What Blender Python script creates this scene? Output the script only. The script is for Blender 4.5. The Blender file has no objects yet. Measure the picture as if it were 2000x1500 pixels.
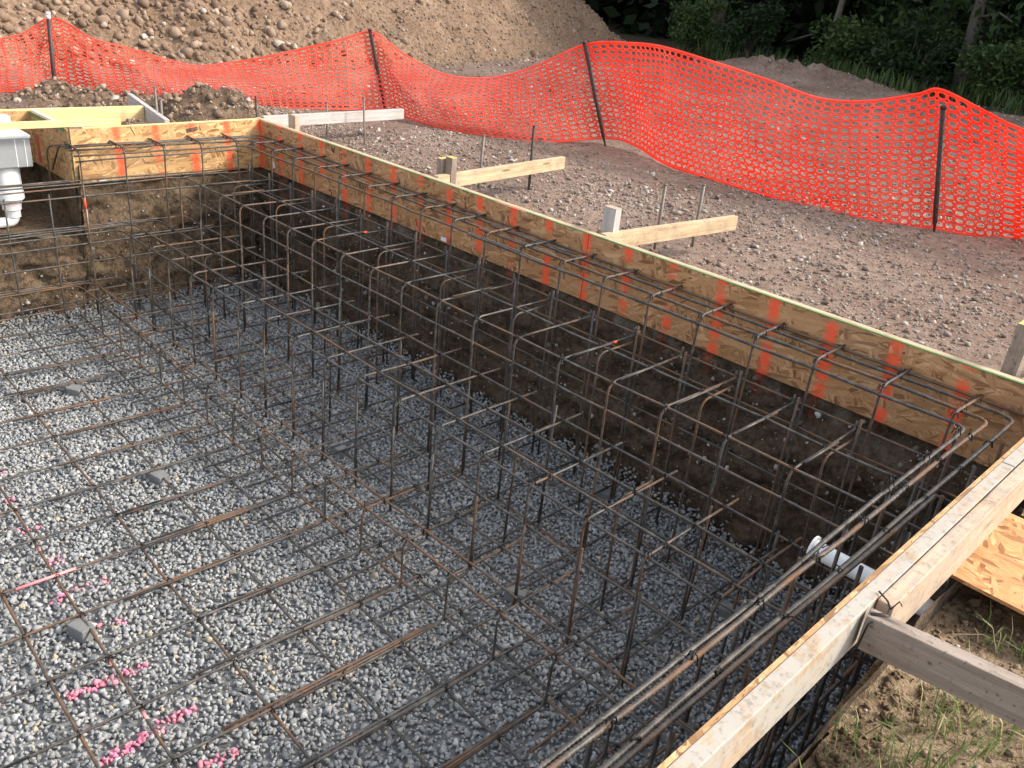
import bpy, math, random
import numpy as np
from mathutils import Vector, Matrix
random.seed(7); RNG = np.random.default_rng(7)
S = bpy.context.scene; COL = S.collection
R = math.radians

# ------------------------------------------------------------------ materials
class NT:
    """small helper around a node tree"""
    def __init__(s, name):
        s.m = bpy.data.materials.new(name); s.m.use_nodes = True
        s.t = s.m.node_tree; s.t.nodes.clear()
        s.out = s.n('ShaderNodeOutputMaterial'); s.b = s.n('ShaderNodeBsdfPrincipled')
        s.l(s.b.outputs[0], s.out.inputs[0])
    def n(s, typ, **kw):
        nd = s.t.nodes.new(typ)
        for k, v in kw.items(): setattr(nd, k, v)
        return nd
    def l(s, a, b): s.t.links.new(a, b)
    def set(s, sock, v):
        if hasattr(v, 'links') or isinstance(v, bpy.types.NodeSocket): s.l(v, sock)
        else: sock.default_value = v
    def obj(s): return s.n('ShaderNodeTexCoord').outputs['Object']
    def uv(s): return s.n('ShaderNodeTexCoord').outputs['UV']
    def mapp(s, v, scale=(1,1,1), rot=(0,0,0), loc=(0,0,0)):
        if any(rot) and scale != (1, 1, 1): v = s.mapp(v, rot=rot); rot = (0, 0, 0)
        m = s.n('ShaderNodeMapping'); s.l(v, m.inputs[0])
        m.inputs['Scale'].default_value = scale; m.inputs['Rotation'].default_value = rot; m.inputs['Location'].default_value = loc
        return m.outputs[0]
    def noise(s, v, scale, detail=4, rough=.55, col=False):
        n = s.n('ShaderNodeTexNoise'); s.l(v, n.inputs['Vector']); n.inputs['Scale'].default_value = scale
        n.inputs['Detail'].default_value = detail; n.inputs['Roughness'].default_value = rough
        return n.outputs['Color' if col else 'Fac']
    def voro(s, v, scale, out='Color', feature='F1'):
        n = s.n('ShaderNodeTexVoronoi', feature=feature); s.l(v, n.inputs['Vector']); n.inputs['Scale'].default_value = scale
        return n.outputs[out]
    def ramp(s, f, stops, interp='LINEAR'):
        r = s.n('ShaderNodeValToRGB'); s.l(f, r.inputs[0]); cr = r.color_ramp; cr.interpolation = interp
        while len(cr.elements) < len(stops): cr.elements.new(.5)
        for e, (p, c) in zip(cr.elements, stops):
            e.position = p; e.color = (c[0], c[1], c[2], 1) if not isinstance(c, (int, float)) else (c, c, c, 1)
        return r.outputs[0]
    def mix(s, f, a, b, mode='MIX'):
        m = s.n('ShaderNodeMix', data_type='RGBA', blend_type=mode)
        s.set(m.inputs[0], f)
        for i, v in ((6, a), (7, b)):
            if isinstance(v, tuple): v = (*v[:3], 1)
            s.set(m.inputs[i], v)
        return m.outputs[2]
    def math(s, op, a, b=0., clamp=False):
        m = s.n('ShaderNodeMath', operation=op, use_clamp=clamp); s.set(m.inputs[0], a); s.set(m.inputs[1], b); return m.outputs[0]
    def sep(s, v):
        x = s.n('ShaderNodeSeparateXYZ'); s.l(v, x.inputs[0]); return x.outputs
    def island(s): return s.n('ShaderNodeNewGeometry').outputs['Random Per Island']
    def orand(s): return s.n('ShaderNodeObjectInfo').outputs['Random']
    def attr(s, name):
        a = s.n('ShaderNodeAttribute'); a.attribute_name = name; return a
    def bump(s, h, strength=.5, dist=.01):
        b = s.n('ShaderNodeBump'); s.l(h, b.inputs['Height']); b.inputs['Strength'].default_value = strength
        b.inputs['Distance'].default_value = dist; s.l(b.outputs[0], s.b.inputs['Normal'])
    def fin(s, color, rough=.8, metal=0., spec=.3):
        if isinstance(color, tuple): color = (*color[:3], 1)
        s.set(s.b.inputs['Base Color'], color); s.set(s.b.inputs['Roughness'], rough)
        s.b.inputs['Metallic'].default_value = metal; s.b.inputs['Specular IOR Level'].default_value = spec
        return s.m

def band(k, x, period, phase, half, soft):
    """1 inside a stripe of half width `half` repeated every `period`"""
    f = k.math('DIVIDE', k.math('SUBTRACT', x, phase), period)
    d = k.math('MULTIPLY', k.math('ABSOLUTE', k.math('SUBTRACT', f, k.math('ROUND', f))), period)
    return k.math('DIVIDE', k.math('SUBTRACT', half, d), soft, True), k.math('ROUND', f)

ORANGE = (.88, .10, .035)
def m_rebar():
    k = NT('steel_rebar'); o = k.obj()
    a = k.noise(o, 9, 5, .6); b = k.noise(o, 60, 3); r = k.orand()
    base = k.mix(b, (.030, .027, .025), (.078, .071, .064))
    dust = k.mix(k.ramp(k.noise(o, 24, 3), [(.45, 0.), (.7, .8)]), base, (.135, .118, .10))
    rust = k.mix(b, (.10, .055, .033), (.235, .118, .055))
    f = k.ramp(k.math('ADD', k.math('MULTIPLY', r, .22), k.math('MULTIPLY', k.noise(o, 3.5, 6, .7), 1.)), [(.60, 0.), (.80, .85)])
    c = k.mix(f, dust, rust)
    p = k.attr('paint'); c = k.mix(p.outputs['Alpha'], c, p.outputs['Color'])
    k.bump(b, .35, .003)
    return k.fin(c, k.ramp(f, [(0, .5), (1, .85)]), .12, .35)

def m_osb(name, stripes=None, tone=(1, 1, 1)):
    k = NT(name); uv = k.uv(); o = k.obj()
    wob = k.mix(.012, uv, k.noise(uv, 9, 3, col=True), 'ADD')
    lay = []
    for i, (rot, sx, sy) in enumerate(((10, 13, 70), (-34, 15, 62), (68, 16, 72), (-9, 10, 52))):
        v = k.mapp(wob, (sx, sy, 1), (0, 0, R(rot)), (i * 3.1, i * 1.7, 0))
        lay.append(k.sep(k.voro(v, 1.0))[i % 3])
    def pick(i, rot, sx, sy, th): return k.math('GREATER_THAN', k.sep(k.voro(k.mapp(wob, (sx, sy, 1), (0, 0, R(rot)), (i, 2 * i, 0)), 1.))[1], th)
    m1, m2, m3 = pick(3.3, -36, 9, 30, .5), pick(5.1, 64, 10, 34, .62), pick(8.7, -12, 7, 26, .6)
    g = k.mix(m3, k.mix(m2, k.mix(m1, lay[0], lay[1]), lay[2]), lay[3])
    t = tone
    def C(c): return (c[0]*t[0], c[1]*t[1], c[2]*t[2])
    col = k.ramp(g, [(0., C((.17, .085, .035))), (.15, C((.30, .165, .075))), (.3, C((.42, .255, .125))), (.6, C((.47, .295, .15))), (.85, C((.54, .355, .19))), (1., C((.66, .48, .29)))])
    fib = k.noise(k.mapp(wob, (14, 190, 1), (0, 0, R(15))), 1, 3)
    col = k.mix(k.ramp(fib, [(.35, .35), (.6, 0.)]), col, C((.22, .115, .05)))
    speck = k.ramp(k.noise(k.mapp(wob, (45, 190, 1), (0, 0, .2)), 1, 2), [(.655, 0.), (.70, .85)])
    col = k.mix(speck, col, (.06, .032, .015))
    grime = k.ramp(k.noise(uv, 2.6, 4, .6), [(.45, 0.), (.8, .4)])
    col = k.mix(grime, col, (.25, .165, .10))
    if stripes:
        axis, phase, period = stripes
        xyz = k.sep(o); x = xyz[axis]; z = xyz[2]
        slant = k.math('ADD', x, k.math('MULTIPLY', z, .06))
        wn = k.math('MULTIPLY', k.math('SUBTRACT', k.noise(o, 30, 3), .5), .02)
        msk, idx = band(k, k.math('ADD', slant, wn), period, phase, .040, .026)
        if axis == 1: msk = k.math('MULTIPLY', msk, k.math('GREATER_THAN', x, -1.32))
        # every stroke has its own length and density
        cmb = k.n('ShaderNodeCombineXYZ'); k.l(idx, cmb.inputs[0]); k.l(k.math('MULTIPLY', z, 9.), cmb.inputs[2])
        den = k.ramp(k.noise(cmb.outputs[0], 1.3, 2), [(.38, 0.), (.52, 1.)])
        spray = k.ramp(k.noise(o, 110, 2), [(.30, 0.), (.48, 1.)])
        spray = k.math('MAXIMUM', spray, k.ramp(msk, [(.55, 0.), (1, .6)]))
        col = k.mix(k.math('MULTIPLY', k.math('MULTIPLY', msk, den), spray), col, ORANGE)
    k.bump(g, .25, .002)
    return k.fin(col, .62, 0, .35)

def m_wood(name, c1, c2, dirt=.0, concrete=0., knots=True):
    k = NT(name); uv = k.uv(); o = k.obj()
    v = k.mapp(uv, (2.2, 46, 1)); wob = k.mix(.35, v, k.noise(k.mapp(uv, (3, 9, 1)), 1, 3, col=True), 'ADD')
    g = k.noise(wob, 1, 5, .6)
    col = k.ramp(g, [(.3, c1), (.62, c2)])
    fine = k.ramp(k.noise(k.mapp(uv, (9, 320, 1)), 1, 2), [(.35, .35), (.55, 0.)])
    col = k.mix(fine, col, tuple(q * .6 for q in c1))
    if knots:
        d = k.voro(k.mapp(uv, (1.6, 9, 1)), 1., 'Distance')
        col = k.mix(k.ramp(d, [(.05, .9), (.11, 0.)]), col, tuple(q * .35 for q in c1))
    if dirt:
        col = k.mix(k.ramp(k.noise(o, 9, 5, .65), [(.48, 0.), (.72, dirt)]), col, (.14, .10, .075))
        col = k.mix(k.ramp(k.noise(o, 70, 2), [(.62, 0.), (.72, dirt)]), col, (.06, .045, .035))
    if concrete:
        gx = k.noise(o, 26, 6, .7)
        col = k.mix(k.ramp(k.math('ADD', gx, k.math('MULTIPLY', k.noise(o, 5, 2), .5)), [(.62, 0.), (.78, concrete)]), col, (.36, .335, .295))
        col = k.mix(k.ramp(k.noise(k.mapp(o, (1, 1, 1), loc=(4, 2, 0)), 40, 5, .7), [(.54, 0.), (.66, .75)]), col, (.19, .175, .15))
    k.bump(g, .25, .003)
    return k.fin(col, .72, 0, .3)

def m_dirt(name, dark, light, paint=False, rough_scale=1.):
    k = NT(name); o = k.obj()
    a = k.noise(o, 3.2 * rough_scale, 6, .62); b = k.noise(o, 28 * rough_scale, 5, .65); c = k.noise(o, 130 * rough_scale, 3, .6)
    col = k.mix(k.ramp(a, [(.3, 0.), (.68, 1.)]), dark, light)
    col = k.mix(k.ramp(b, [(.38, .75), (.56, 0.)]), col, tuple(q * .45 for q in dark))
    col = k.mix(k.ramp(c, [(.60, 0.), (.74, .6)]), col, tuple(min(q * 1.8, .6) for q in light))
    if paint:
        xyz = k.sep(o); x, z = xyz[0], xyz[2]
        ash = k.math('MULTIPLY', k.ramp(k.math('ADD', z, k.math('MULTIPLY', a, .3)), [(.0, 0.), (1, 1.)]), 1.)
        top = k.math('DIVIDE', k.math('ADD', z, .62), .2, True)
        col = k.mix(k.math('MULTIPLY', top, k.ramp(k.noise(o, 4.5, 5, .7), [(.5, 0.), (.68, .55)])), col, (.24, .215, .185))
        msk, idx = band(k, k.math('ADD', x, k.math('MULTIPLY', k.noise(o, 25, 3), .03)), .2955, 3.27, .035, .02)
        low = k.math('DIVIDE', k.math('ADD', z, .54), .08, True)
        cmb = k.n('ShaderNodeCombineXYZ'); k.l(idx, cmb.inputs[0])
        on = k.ramp(k.noise(cmb.outputs[0], 2.3, 1), [(.45, 0.), (.55, .7)])
        sp = k.ramp(k.noise(o, 60, 3), [(.42, 0.), (.55, 1.)])
        col = k.mix(k.math('MULTIPLY', k.math('MULTIPLY', msk, low), k.math('MULTIPLY', on, sp)), col, (.45, .06, .03))
    h = k.math('ADD', k.math('MULTIPLY', b, .7), k.math('MULTIPLY', c, .3))
    k.bump(h, .9, .03 / rough_scale)
    return k.fin(col, .95, 0, .15)

def m_stone(name, stops, tint=False, rough=.85, bump=.3):
    k = NT(name); o = k.obj(); i = k.island()
    col = k.ramp(i, stops)
    n = k.noise(o, 120, 3); col = k.mix(k.ramp(n, [(.35, .45), (.6, 0.)]), col, k.mix(.6, col, (.02, .02, .02)))
    col = k.mix(k.ramp(k.noise(o, 210, 2), [(.60, 0.), (.72, .35)]), col, (.55, .55, .54))
    if tint:
        p = k.attr('paint'); col = k.mix(p.outputs['Alpha'], col, p.outputs['Color'])
    k.bump(n, bump, .004)
    return k.fin(col, rough, 0, .25)

def m_plain(name, c, rough=.6, metal=0., spec=.4, var=.25, scale=14):
    k = NT(name); o = k.obj()
    n = k.noise(o, scale, 5, .6)
    col = k.mix(k.ramp(n, [(.35, var), (.65, 0.)]), tuple(c), tuple(q * .55 for q in c))
    k.bump(k.noise(o, scale * 8, 2), .12, .002)
    return k.fin(col, rough, metal, spec)

def m_netting():
    k = NT('orange_netting'); o = k.obj()
    n = k.noise(o, 3, 4)
    col = k.mix(k.ramp(n, [(.4, 0.), (.75, .7)]), (1., .105, .05), (1., .27, .19))
    k.fin(col, .42, 0, .5)
    tr = k.n('ShaderNodeBsdfTranslucent'); k.l(col, tr.inputs[0])
    mx = k.n('ShaderNodeMixShader'); mx.inputs[0].default_value = .5
    k.l(k.b.outputs[0], mx.inputs[1]); k.l(tr.outputs[0], mx.inputs[2]); k.l(mx.outputs[0], k.out.inputs[0])
    return k.m

def m_leaf(name, c1, c2, trans=.3):
    k = NT(name); o = k.obj()
    f = k.math('ADD', k.math('MULTIPLY', k.island(), .55), k.math('MULTIPLY', k.noise(o, .8, 3), .45))
    col = k.ramp(f, [(.2, c1), (.8, c2)])
    k.fin(col, .55, 0, .25)
    tr = k.n('ShaderNodeBsdfTranslucent'); k.l(col, tr.inputs[0])
    mx = k.n('ShaderNodeMixShader'); mx.inputs[0].default_value = trans
    k.l(k.b.outputs[0], mx.inputs[1]); k.l(tr.outputs[0], mx.inputs[2]); k.l(mx.outputs[0], k.out.inputs[0])
    return k.m

def m_ground():
    k = NT('dry_gravelly_soil'); o = k.obj()
    a = k.noise(o, .9, 5, .6); b = k.noise(o, 14, 6, .68); c = k.noise(o, 90, 4, .65)
    col = k.mix(k.ramp(a, [(.36, 0.), (.64, 1.)]), (.185, .110, .080), (.30, .215, .165))
    col = k.mix(k.ramp(b, [(.36, .7), (.54, 0.)]), col, (.095, .066, .048))
    col = k.mix(k.ramp(c, [(.54, 0.), (.68, .75)]), col, (.37, .30, .25))
    v = k.voro(o, 55, 'Distance'); col = k.mix(k.ramp(v, [(.12, .5), (.32, 0.)]), col, k.mix(k.sep(k.voro(o, 55))[0], (.26, .21, .17), (.46, .42, .38)))
    k.bump(k.math('ADD', b, k.math('MULTIPLY', c, .6)), .9, .03)
    return k.fin(col, .95, 0, .15)

M = dict(
    rebar=m_rebar(), osb_a=m_osb('strand_board_marked', (0, 3.555, .2955), (.98, .82, .72)), osb_b=m_osb('strand_board_lit_tone', (1, -.30, .293), (1.12, 1.06, .90)),  # back form board is a lit copy, sunlight put into its lighter tone
    osb=m_osb('strand_board', None, (1.0, .95, .85)), osb_loose=m_osb('strand_board_loose', None, (1.22, 1.0, .82)),
    pine=m_wood('weathered_pine', (.38, .265, .155), (.56, .43, .28), .5), pine_new=m_wood('new_pine', (.60, .43, .19), (.72, .56, .29), .12, knots=False),
    pine_conc=m_wood('concrete_splashed_pine', (.33, .225, .14), (.46, .34, .23), .75, .9), pine_pink=m_wood('pale_pine', (.42, .275, .17), (.54, .38, .255), .6, .4),
    gray=m_wood('grey_timber', (.19, .145, .115), (.31, .25, .205), .7), gray_light=m_wood('silver_timber', (.36, .33, .31), (.50, .47, .44), .25, knots=False),
    edge_green=m_plain('green_edge_paint', (.10, .22, .07), .6, var=.6, scale=8),
    dirt_wall=m_dirt('shaded_cut_earth', (.070, .047, .032), (.135, .094, .063), True), dirt_back=m_dirt('cut_earth', (.10, .068, .044), (.20, .14, .088)),  # wall earth is the same soil, its colour darkened to stand for shade
    hill=m_dirt('hill_earth', (.185, .120, .078), (.30, .205, .140), False, .6), mound=m_dirt('loose_earth', (.12, .078, .05), (.22, .15, .10)),
    ground=m_ground(), nearsoil=m_dirt('grassy_soil', (.185, .125, .075), (.34, .255, .165)),
    gravel=m_stone('grey_crushed_stone', [(0, (.22, .223, .22)), (.45, (.295, .298, .294)), (.85, (.36, .362, .358)), (.965, (.45, .45, .44)), (.975, (.40, .33, .22)), (1., (.46, .39, .29))], True),
    gravelbed=m_plain('gravel_bed_stone', (.20, .20, .198), .95, var=.6, scale=60), rubble=m_stone('pale_rubble', [(0, (.15, .10, .075)), (.4, (.235, .175, .135)), (.8, (.32, .26, .215)), (1., (.48, .43, .38))]),
    clod=m_stone('earth_clods', [(0, (.135, .085, .055)), (.6, (.25, .17, .115)), (.93, (.34, .25, .18)), (1., (.52, .46, .39))], bump=.8),
    bankclod=m_dirt('bank_clod_earth', (.15, .098, .058), (.29, .21, .135)), speck=m_stone('wall_pebbles', [(0, (.10, .075, .055)), (.7, (.20, .165, .13)), (1., (.55, .52, .47))]),
    net=m_netting(), post=m_plain('dark_plastic_post', (.035, .022, .018), .5), white=m_plain('white_pvc', (.78, .78, .77), .3, var=.10),
    tape=m_plain('silver_tape', (.30, .31, .32), .38, .15, var=.2, scale=22), pink=m_plain('pink_primer', (.72, .28, .30), .5), bluegray=m_plain('blue_grey_lid', (.42, .46, .55), .5),
    conc=m_plain('grey_concrete', (.185, .185, .18), .9, var=.5, scale=30), steel=m_plain('stake_steel', (.20, .165, .14), .6, .4, var=.6, scale=30), darksteel=m_plain('dark_stake_steel', (.05, .038, .03), .6, .3),
    wire=m_plain('black_tie_wire', (.018, .016, .015), .5, .4), leaf=m_leaf('tree_leaves', (.014, .028, .010), (.042, .075, .022)), leaf_hi=m_leaf('sunlit_tone_leaves', (.030, .058, .018), (.09, .14, .040)),  # second leaf set is a lit copy, sunshine put into the brighter green
    leaf_far=m_leaf('shaded_wood_leaves', (.008, .015, .006), (.022, .036, .013), .15), bark=m_plain('grey_bark', (.13, .11, .09), .9, var=.7, scale=9), grass=m_leaf('grass_blades', (.075, .13, .035), (.20, .25, .085), .35),  # far leaves are a shaded copy, the wood's gloom put into their colour
    straw=m_leaf('dry_straw', (.32, .25, .13), (.52, .43, .26), .2), rock=m_dirt('brown_rock', (.22, .15, .09), (.36, .26, .17)), ink=m_plain('black_ink', (.02, .018, .016), .7), paper=m_plain('white_tag', (.75, .75, .74), .6), litter=m_dirt('forest_litter', (.045, .035, .022), (.09, .07, .045)),
    yellow=m_plain('yellow_cut_end', (.62, .44, .12), .7), stonepale=m_dirt('pale_boulder', (.34, .26, .18), (.50, .41, .30)))

# ------------------------------------------------------------------ mesh helpers
class MB:
    def __init__(s): s.v = []; s.f = []; s.uv = []; s.mi = []; s.paint = []; s.anyp = False
    def add(s, vs, fs, uv=None, mi=0, paint=None):
        b = len(s.v); s.v += [tuple(q) for q in vs]
        s.paint += [paint or (0, 0, 0, 0)] * len(vs); s.anyp |= paint is not None
        for i, f in enumerate(fs):
            s.f.append(tuple(b + q for q in f)); s.mi.append(mi)
            s.uv.append(uv[i] if uv else [(0, 0)] * len(f))
        return s
    def box(s, c, size, rot=None, mi=0, off=None, bev=.0):
        """box with planar UV in metres, u along its longest side"""
        hx, hy, hz = (q / 2 for q in size); L = max(range(3), key=lambda i: size[i])
        P = [Vector((x, y, z)) for x in (-hx, hx) for y in (-hy, hy) for z in (-hz, hz)]
        F = [(0, 1, 3, 2), (4, 6, 7, 5), (0, 4, 5, 1), (2, 3, 7, 6), (0, 2, 6, 4), (1, 5, 7, 3)]
        ax = [0, 0, 1, 1, 2, 2]; o = off or (random.random() * 9, random.random() * 9)
        uvs = []
        for f, a in zip(F, ax):
            q = [i for i in range(3) if i != a]
            if L in q: q = [L] + [i for i in q if i != L]
            uvs.append([(P[i][q[0]] + o[0], P[i][q[1]] + o[1] + a * .37) for i in f])
        Q = [(rot @ p if rot else p) + Vector(c) for p in P]
        return s.add(Q, F, uvs, mi)
    def tube(s, pts, r, n=7, caps=True, ribs=0., paint=None, mi=0, smoothr=None):
        pts = [Vector(p) for p in pts]; m = len(pts)
        T = [(pts[min(i + 1, m - 1)] - pts[max(i - 1, 0)]).normalized() for i in range(m)]
        a = T[0].orthogonal().normalized(); rings = []
        for i in range(m):
            a = (a - T[i] * a.dot(T[i]));
            if a.length < 1e-6: a = T[i].orthogonal()
            a.normalize(); b = T[i].cross(a)
            rr = r[i] if isinstance(r, (list, tuple)) else r
            rings.append([pts[i] + a * (rr * math.cos(q * 2 * math.pi / n)) + b * (rr * math.sin(q * 2 * math.pi / n)) for q in range(n)])
        vs = [p for ring in rings for p in ring]; fs = []
        for i in range(m - 1):
            for q in range(n): fs.append((i * n + q, i * n + (q + 1) % n, (i + 1) * n + (q + 1) % n, (i + 1) * n + q))
        if caps: fs += [tuple(range(n))[::-1], tuple((m - 1) * n + q for q in range(n))]
        return s.add(vs, fs, None, mi, paint)
    def mesh(s, name, mats, smooth=False):
        me = bpy.data.meshes.new(name); me.from_pydata(s.v, [], s.f)
        for m in (mats if isinstance(mats, (list, tuple)) else [mats]): me.materials.append(m)
        me.polygons.foreach_set('material_index', s.mi)
        if smooth: me.polygons.foreach_set('use_smooth', [True] * len(s.f))
        ul = me.uv_layers.new(name='UVMap'); ul.data.foreach_set('uv', [c for f in s.uv for p in f for c in p])
        if s.anyp:
            at = me.attributes.new('paint', 'FLOAT_COLOR', 'POINT'); at.data.foreach_set('color', [c for p in s.paint for c in p])
        me.update(); return me
    def build(s, name, mats, parent=None, smooth=False):
        o = bpy.data.objects.new(name, s.mesh(name, mats, smooth)); COL.objects.link(o)
        if parent: put(o, parent)
        return o

def put(o, parent):
    o.parent = parent; o.matrix_parent_inverse = Matrix.Translation(-root_loc(parent))
def root_loc(p):
    v = Vector((0, 0, 0))
    if p.type == 'EMPTY': return Vector(p.location)
    return root_loc_mesh(p)
def root_loc_mesh(p):
    # mesh parents are built in world coordinates; their own parent inverse cancels the empty
    return Vector((0, 0, 0))
def tag(o, label=None, cat=None, group=None, kind=None):
    if label: o['label'] = label
    if cat: o['category'] = cat
    if group: o['group'] = group
    if kind: o['kind'] = kind
    return o
def thing(name, loc, label, cat, group=None):
    o = bpy.data.objects.new(name, None); o.empty_display_size = .1; COL.objects.link(o); o.location = loc
    return tag(o, label, cat, group)

def np_mesh(name, V, F, mat, smooth=False, paint=None):
    """fast mesh from numpy: V (n,3), F (m,k) with constant k"""
    me = bpy.data.meshes.new(name); n, (m, kk) = len(V), F.shape
    me.vertices.add(n); me.vertices.foreach_set('co', np.ascontiguousarray(V, np.float32).ravel())
    me.loops.add(m * kk); me.loops.foreach_set('vertex_index', np.ascontiguousarray(F, np.int32).ravel())
    me.polygons.add(m); me.polygons.foreach_set('loop_start', np.arange(0, m * kk, kk, dtype=np.int32))
    me.polygons.foreach_set('loop_total', np.full(m, kk, np.int32))
    if smooth: me.polygons.foreach_set('use_smooth', np.ones(m, bool))
    me.materials.append(mat)
    if paint is not None:
        at = me.attributes.new('paint', 'FLOAT_COLOR', 'POINT'); at.data.foreach_set('color', np.ascontiguousarray(paint, np.float32).ravel())
    me.update(calc_edges=True); me.validate()
    o = bpy.data.objects.new(name, me); COL.objects.link(o); return o

# value noise for terrain
_H = RNG.random((256, 256))
def vn(x, y):
    x = np.asarray(x, float); y = np.asarray(y, float)
    xi = np.floor(x).astype(int); yi = np.floor(y).astype(int); fx = x - xi; fy = y - yi
    fx = fx * fx * (3 - 2 * fx); fy = fy * fy * (3 - 2 * fy)
    g = lambda a, b: _H[a % 256, b % 256]
    return (g(xi, yi) * (1 - fx) + g(xi + 1, yi) * fx) * (1 - fy) + (g(xi, yi + 1) * (1 - fx) + g(xi + 1, yi + 1) * fx) * fy - .5
def fbm(x, y, o=4):
    r = 0; a = 1.
    for i in range(o): r = r + a * vn(x * 2 ** i + 17 * i, y * 2 ** i + 31 * i); a *= .5
    return r

# ------------------------------------------------------------------ terrain
HILL = np.array([(-5.6, -14), (-5.5, -4), (-5.3, -1), (-5.5, 1.5), (-5.2, 4.6), (-5.7, 7), (-7.2, 11), (-9.2, 15.2), (-10.6, 18.2), (-13.5, 20.5), (-30, 24)], float)
def hill_d(x, y):
    """signed distance into the spoil heap (positive inside)"""
    best = np.full(np.shape(x), 1e9); side = np.zeros(np.shape(x))
    for (ax, ay), (bx, by) in zip(HILL[:-1], HILL[1:]):
        dx, dy = bx - ax, by - ay
        t = np.clip(((x - ax) * dx + (y - ay) * dy) / (dx * dx + dy * dy), 0, 1)
        d = np.hypot(x - ax - t * dx, y - ay - t * dy); c = dx * (y - ay) - dy * (x - ax)
        u = d < best - 1e-9; best = np.where(u, d, best); side = np.where(u, c, side)
    return np.where(side > 0, best, -best)
def hill_z(x, y):
    d = hill_d(x, y) + fbm(x * .8, y * .8, 3) * .5
    h = .80 * d + fbm(x * 2.2, y * 2.2, 4) * .16 + fbm(x * 9, y * 9, 2) * .035
    return -.36 + np.minimum(h, 4.4 + .15 * fbm(x, y, 3))
PILES = [(-2.45, -.70, .30, .15), (-.95, .10, .30, .27), (-1.35, .50, .35, .10), (-.42, -.78, .24, .20), (-1.9, -.2, .5, .10), (-4.8, 16.3, .9, .34), (-3.4, 16.8, .8, .18), (-2.1, 16.9, .8, .10)]
def ground_z(x, y):
    x = np.asarray(x, float); y = np.asarray(y, float)
    z = -.272 + .05 * fbm(x * .7, y * .7, 3) + .022 * fbm(x * 5, y * 5, 3)
    z = z - .12 * np.clip((y - 6) / 12, 0, 1)
    z = np.where((x > 5.9) & (y < 0), z - .03 + .03 * fbm(x * 6, y * 6, 3) + .012 * fbm(x * 22, y * 22, 2), z)
    for px, py, s, h in PILES:
        g = h * np.exp(-((x - px) ** 2 + (y - py) ** 2) / (2 * s * s)); z = z + g * (1 + .9 * fbm(x * 7, y * 7, 3)) * .92
    return z
def axis(segs):
    a = []
    for lo, hi, st in segs: a += list(np.arange(lo, hi - 1e-6, st))
    a.append(segs[-1][1]); return np.array(a)
def grid_mesh(name, xs, ys, zf, mat, hole=None):
    X, Y = np.meshgrid(xs, ys, indexing='ij'); Z = zf(X, Y); n, m = X.shape
    V = np.stack([X, Y, Z], -1).reshape(-1, 3); I = np.arange(n * m).reshape(n, m)
    F = np.stack([I[:-1, :-1], I[1:, :-1], I[1:, 1:], I[:-1, 1:]], -1).reshape(-1, 4)
    if hole is not None:
        c = V[F].mean(1); F = F[~hole(c[:, 0], c[:, 1])]
    return np_mesh(name, V, F, mat, True)
def in_pit(x, y): return ((x > .03) & (x < 6.062 + .05 * vn(x * 0 + 3.3, y * 7) + .03 * vn(x * 0 + 1.3, y * 21)) & (y < .02)) | ((x > -.80) & (x <= .03) & (y < -1.5)) | ((x > -.0) & (x <= .03) & (y < .02))
xs = axis([(-90, -30, 6), (-30, -12, .6), (-12, -6, .15), (-6, -1, .09), (-1, -.80, .1), (-.80, .03, .0415), (.03, 5.97, .0594), (5.97, 6.2, .015), (6.2, 8.5, .045), (8.5, 14, .5), (14, 90, 6)])
ys = axis([(-60, -8, 4), (-8, -4.5, .25), (-4.5, -1.5, .05), (-1.5, .02, .0475), (.02, 6, .055), (6, 20, .11), (20, 44, 1.), (44, 160, 8)])
g = grid_mesh('ground', xs, ys, ground_z, M['ground'], lambda x, y: in_pit(x, y) & (y > -5.5) | ((x > -.8) & (x < 6.02) & (y <= -5.4)))
tag(g, 'dry stony ground around the excavation', kind='structure')
# second material: the grassy soil by the near form
g.data.materials.append(M['nearsoil']); g.data.materials.append(M['litter']); g.data.materials.append(M['mound'])
cc = np.zeros(len(g.data.polygons) * 3); g.data.polygons.foreach_get('center', cc); cc = cc.reshape(-1, 3)
mi = np.zeros(len(cc), np.int32); mi[(cc[:, 0] > 5.95) & (cc[:, 1] < -.25 + .25 * vn(cc[:, 0] * 3, cc[:, 1] * 3))] = 1
mi[(cc[:, 1] > 17.3 + 1.5 * vn(cc[:, 0] * .7, cc[:, 1] * .7))] = 2
bump = ground_z(cc[:, 0], cc[:, 1]); mi[(bump > -.20) & (cc[:, 0] < -.05) & (cc[:, 1] < 1.3)] = 3
g.data.polygons.foreach_set('material_index', mi)
h = grid_mesh('dirt_hill', axis([(-34, -16, .6), (-16, -5, .085)]), axis([(-14, -5, .5), (-5, 12, .085), (12, 22, .16), (22, 26, .5)]), hill_z, M['hill'], lambda x, y: hill_d(x, y) < -.7)
tag(h, 'tall heap of brown excavated earth behind the fence', kind='structure')

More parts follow.
